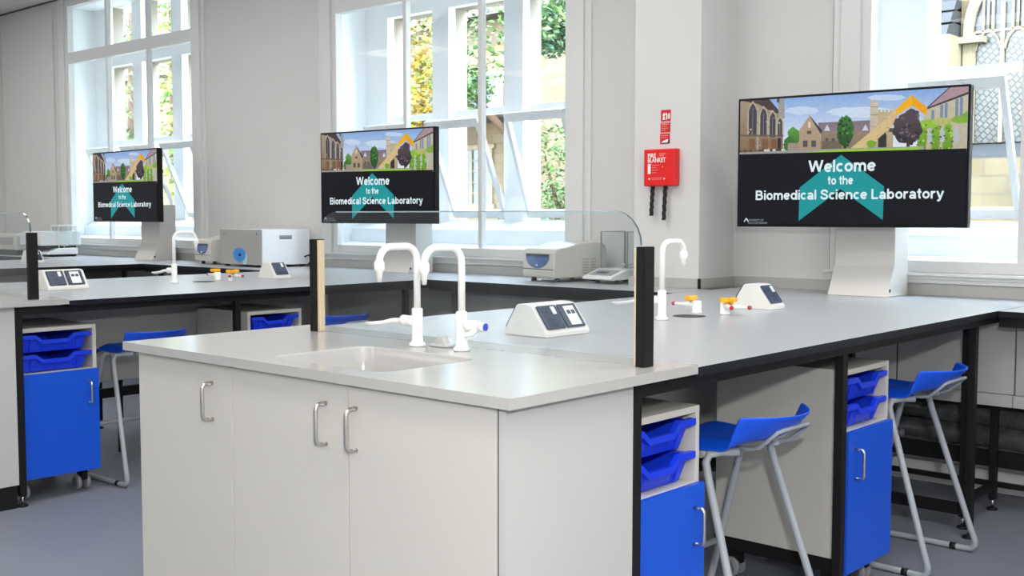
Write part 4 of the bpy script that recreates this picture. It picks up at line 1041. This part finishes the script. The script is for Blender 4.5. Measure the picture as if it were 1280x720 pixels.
for s in (-1, 1):
    ar = garch(gx + s * .18, .15, 3.36, 6); pth = [(x, -.055, z) for x, z in ar]; tr.tube(pth, .018, 6)
    tr.box(gx + s * .35 - .025, gx + s * .35 + .02, -.075, -.031, zb, 3.6)
    for q in (.12, .24): tr.box(gx + s * q - .012, gx + s * q + .012, -.07, -.031, 3.6, 4.0)
    tr.tube([(gx + s * .18, -.055, 3.62), (gx + s * .18, -.055, 3.98)], .014, 6)
tr.box(gx - .34, gx + .34, -.07, -.031, 3.585, 3.615)
tr.build('tracery', 'smooth_stone', t)
lp = MB()
for s in (-1, 1):
    a0, a1 = sorted((gx + s * .03, gx + s * .325)); lp.prism([(a0, zb)] + garch(gx + s * .178, .145, 3.36, 6) + [(a1, zb)], 'y', -.034, -.0305)
lp.build('lower_glazing', 'lead_glass', t)
MB().prism([(-.6, 2.02), (-.001, 2.19), (-.001, 2.0), (-.6, 1.98)], 'x', -3.9, 3).build('sloped_ledge', 'slate', t)
MB().box(-3.95, 3, -.6, -.001, 0, 1.98).build('plinth', 'stone', t)
MB().tube([(-4.19, -.06, 0), (-4.19, -.06, 8)], .035, 8).build('drain_pipe', 'slate', t)
# house seen through the middle window
t = thing('stone_house', 'tan stone house with dark windows outside the middle window', 'building', (0, 14.5, 0))
MB().box(-20, -8.2, 0, 4, 0, 5.2).build('wall', 'tan_wall', t)
MB().prism([(-.5, 5.1), (2, 7.6), (4.5, 5.1)], 'x', -20.3, -7.9).build('roof', 'roof', t)
def hwin(x, z, w, h, nx, nz):
    f = MB(); f.box(x - w/2 - .08, x + w/2 + .08, -.06, -.001, z - .1, z); f.box(x - w/2 - .08, x + w/2 + .08, -.05, -.001, z + h, z + h + .08)
    for k in range(nx + 1): f.box(x - w/2 + w*k/nx - .025, x - w/2 + w*k/nx + .025, -.05, -.001, z, z + h)
    for k in range(nz + 1): f.box(x - w/2, x + w/2, -.04, -.001, z + h*k/nz - .015, z + h*k/nz + .015)
    fo = f.build('window', 'smooth_stone', t); MB().box(x - w/2, x + w/2, -.02, -.0005, z, z + h).build('glazing', 'dark_glass', fo)
hwin(-13.9, 3.3, 1.5, .75, 3, 1); hwin(-14.0, 1.5, 1.1, 1.1, 4, 5); hwin(-17.2, 2.0, 1.2, 1.2, 3, 3)
q = MB()
for k in range(14): q.box(-13.05, -12.75 + (.1 if k % 2 else 0), -.05, -.001, .2 + k * .24, .4 + k * .24)
q.build('quoin', 'slate', t)
MB().box(-15.5, -12.4, -1.2, -.001, 3.1, 3.2).build('lean_to_roof', 'roof', t)
# planting
tree('tree', (-9.6, 10, 0), [((0, 0, 4.2), (1.1, .8, 1.3)), ((.9, .3, 4.6), (.9, .7, .9)), ((-.2, -.2, 3.1), (.55, .5, .4))], [([(.5, .2, 0), (.45, .2, 2.5), (.6, .3, 4.8)], .13, .05), ([(.45, .2, 2.4), (-.3, 0, 3.2), (-.7, -.1, 4)], .06, .03)], 'leaf_green', 'bright green leafy tree outside the middle window, central light', 'tree', 1000, .085)
tree('tree', (-8.2, 11.2, 0), [((-.6, 0, 4.7), (.9, .7, .9)), ((.5, .2, 4.9), (.9, .7, .8)), ((.35, 0, 3.9), (.5, .4, .35)), ((-1, 0, 4.0), (.35, .4, .4))], [([(.9, .2, 0), (.8, .2, 3), (.2, .2, 4.8)], .12, .05)], 'leaf_blue', 'cool green tree at the upper right of the middle window', 'tree', 800, .09)
tree('shrub', (-8.35, 10.6, 0), [((0, 0, 2.35), (.75, .5, .3)), ((.15, 0, 1.95), (.7, .5, .35)), ((-.3, 0, 1.5), (.4, .4, .25))], [([(-.4, 0, 0), (-.2, 0, 1.4), (.5, 0, 2.4)], .04, .02), ([(-.2, 0, 1.3), (-.5, 0, 2.2)], .03, .012)], 'leaf_green', 'wispy green shrub in the right light of the middle window', 'shrub', 500, .065)
b = MB(); leaves(b, 1800, lambda: (random.uniform(-10.2, -7), random.uniform(10.9, 11.4), random.uniform(0, 1.33)), .11)
tag(b.build('hedge', 'leaf_dark', None, recalc=False), 'low dark clipped hedge at the foot of the middle window view', 'hedge')
tree('climbing_vine', (-9.35, 8.6, 0), [((-.05, 0, 3.7), (.45, .3, .6)), ((.2, 0, 3.0), (.3, .3, .5)), ((-.15, 0, 2.5), (.3, .3, .5)), ((.15, 0, 2.1), (.35, .3, .6)), ((.25, 0, 1.4), (.35, .3, .6))], [([(0, .1, 0), (.05, .1, 2), (-.1, .1, 4)], .05, .02)], 'leaf_yellow', 'yellow autumn vine outside the left light of the middle window', 'vine', 330, .085)
tree('garden_wall_ivy', (-13.6, 7.6, 0), [((0, 0, 4.3), (.6, .4, .8)), ((.1, 0, 3), (.6, .4, .8)), ((-.1, 0, 1.7), (.6, .4, .8))], [([(-.2, .1, 0), (-.3, .1, 2), (-.3, .1, 5)], .06, .03)], 'leaf_lime', 'lime and yellow ivy outside the right part of the left window', 'vine', 500, .085)
tree('tree', (-16.0, 8, 0), [((0, 0, 4.6), (.9, .6, 1)), ((.1, 0, 3), (.8, .6, .9)), ((0, 0, 1.6), (.8, .6, .8))], [([(.2, .1, 0), (.2, .1, 2.5), (.3, .1, 5)], .12, .06)], 'leaf_green', 'green tree with brown trunk outside the left window', 'tree', 600, .09)
t = thing('stone_outbuilding', 'pale stone wing outside the left window behind the ivy', 'building', (-24, 11, 0))
MB().box(-4, 6, 0, 3, 0, 4.2).build('wall', 'stone', t); MB().prism([(-.3, 4.15), (1.5, 5.8), (3.3, 4.15)], 'x', -4.2, 6.2).build('roof', 'roof', t)
f = MB(); f.box(2, 3.2, -.05, -.001, 1.4, 1.5); f.box(2, 2.08, -.05, -.001, 1.5, 2.8); f.box(3.12, 3.2, -.05, -.001, 1.5, 2.8); f.box(2.08, 3.12, -.05, -.001, 2.72, 2.8); fo = f.build('window', 'smooth_stone', t); MB().box(2.08, 3.12, -.02, -.001, 1.5, 2.72).build('glazing', 'dark_glass', fo)

# ------------------------------------------------------------------ light
wd = bpy.data.worlds.new('World'); SC.world = wd; wd.use_nodes = True
bg = wd.node_tree.nodes['Background']
geo = wd.node_tree.nodes.new('ShaderNodeTexCoord'); sep = wd.node_tree.nodes.new('ShaderNodeSeparateXYZ')
cr = wd.node_tree.nodes.new('ShaderNodeValToRGB'); cr.color_ramp.elements[0].color = (.92, .96, 1, 1); cr.color_ramp.elements[1].color = (.62, .8, 1, 1)
wd.node_tree.links.new(geo.outputs['Generated'], sep.inputs[0]); wd.node_tree.links.new(sep.outputs['Z'], cr.inputs[0]); wd.node_tree.links.new(cr.outputs[0], bg.inputs['Color'])
bg.inputs['Strength'].default_value = 20
sun = bpy.data.lights.new('sun', 'SUN'); sun.energy = 7; sun.angle = .01; sun.color = (1, .94, .84)
so = bpy.data.objects.new('sun', sun); COL.objects.link(so)
so.rotation_euler = Vector((-.45, .7, -.75)).to_track_quat('-Z', 'Y').to_euler()
def area(name, loc, sx, sy, e, col=(1, .975, .94), aim=None):
    l = bpy.data.lights.new(name, 'AREA'); l.shape = 'RECTANGLE'; l.size = sx; l.size_y = sy; l.energy = e; l.color = col
    o = bpy.data.objects.new(name, l); COL.objects.link(o); o.location = loc
    if aim: o.rotation_euler = (Vector(aim) - Vector(loc)).to_track_quat('-Z', 'Y').to_euler()
    return o
for x in (-9, -5.7, -2.4, .9, 3.2):
    for y in (-3.4, -.8, 1.7):
        area('ceiling_lamp', (x, y, H - .03), 1.2, .6, 26 if x > -4 else 22)
fl = bpy.data.lights.new('camera_flash', 'POINT'); fl.energy = 150; fl.shadow_soft_size = .05; fl.color = (1, .985, .965)
fo_ = bpy.data.objects.new('camera_flash', fl); COL.objects.link(fo_); fo_.location = (1.62, -1.67, 1.61)
# ------------------------------------------------------------------ camera
cam = bpy.data.cameras.new('camera'); co = bpy.data.objects.new('camera', cam); COL.objects.link(co); SC.camera = co
cam.sensor_width = 36; cam.lens = 1383.7 / 1280 * 36; cam.clip_start = .05; cam.clip_end = 200
ya, pi_, ro = math.radians(41.7555), math.radians(-3.7224), math.radians(.0279)
F = Vector((-math.sin(ya) * math.cos(pi_), math.cos(ya) * math.cos(pi_), math.sin(pi_)))
Rv = Vector((math.cos(ya), math.sin(ya), 0)); Uv = Rv.cross(F)
R2 = Rv * math.cos(ro) + Uv * math.sin(ro); U2 = -Rv * math.sin(ro) + Uv * math.cos(ro)
co.matrix_world = Matrix(((R2.x, U2.x, -F.x, 1.472), (R2.y, U2.y, -F.y, -1.6429), (R2.z, U2.z, -F.z, 1.267), (0, 0, 0, 1)))
vs = SC.view_settings; vs.view_transform = 'Standard'; vs.look = 'None'; vs.exposure = 0.3; vs.gamma = 1; vs.use_curve_mapping = False
SC.cycles.max_bounces = 10; SC.cycles.transparent_max_bounces = 16; SC.cycles.use_denoising = True
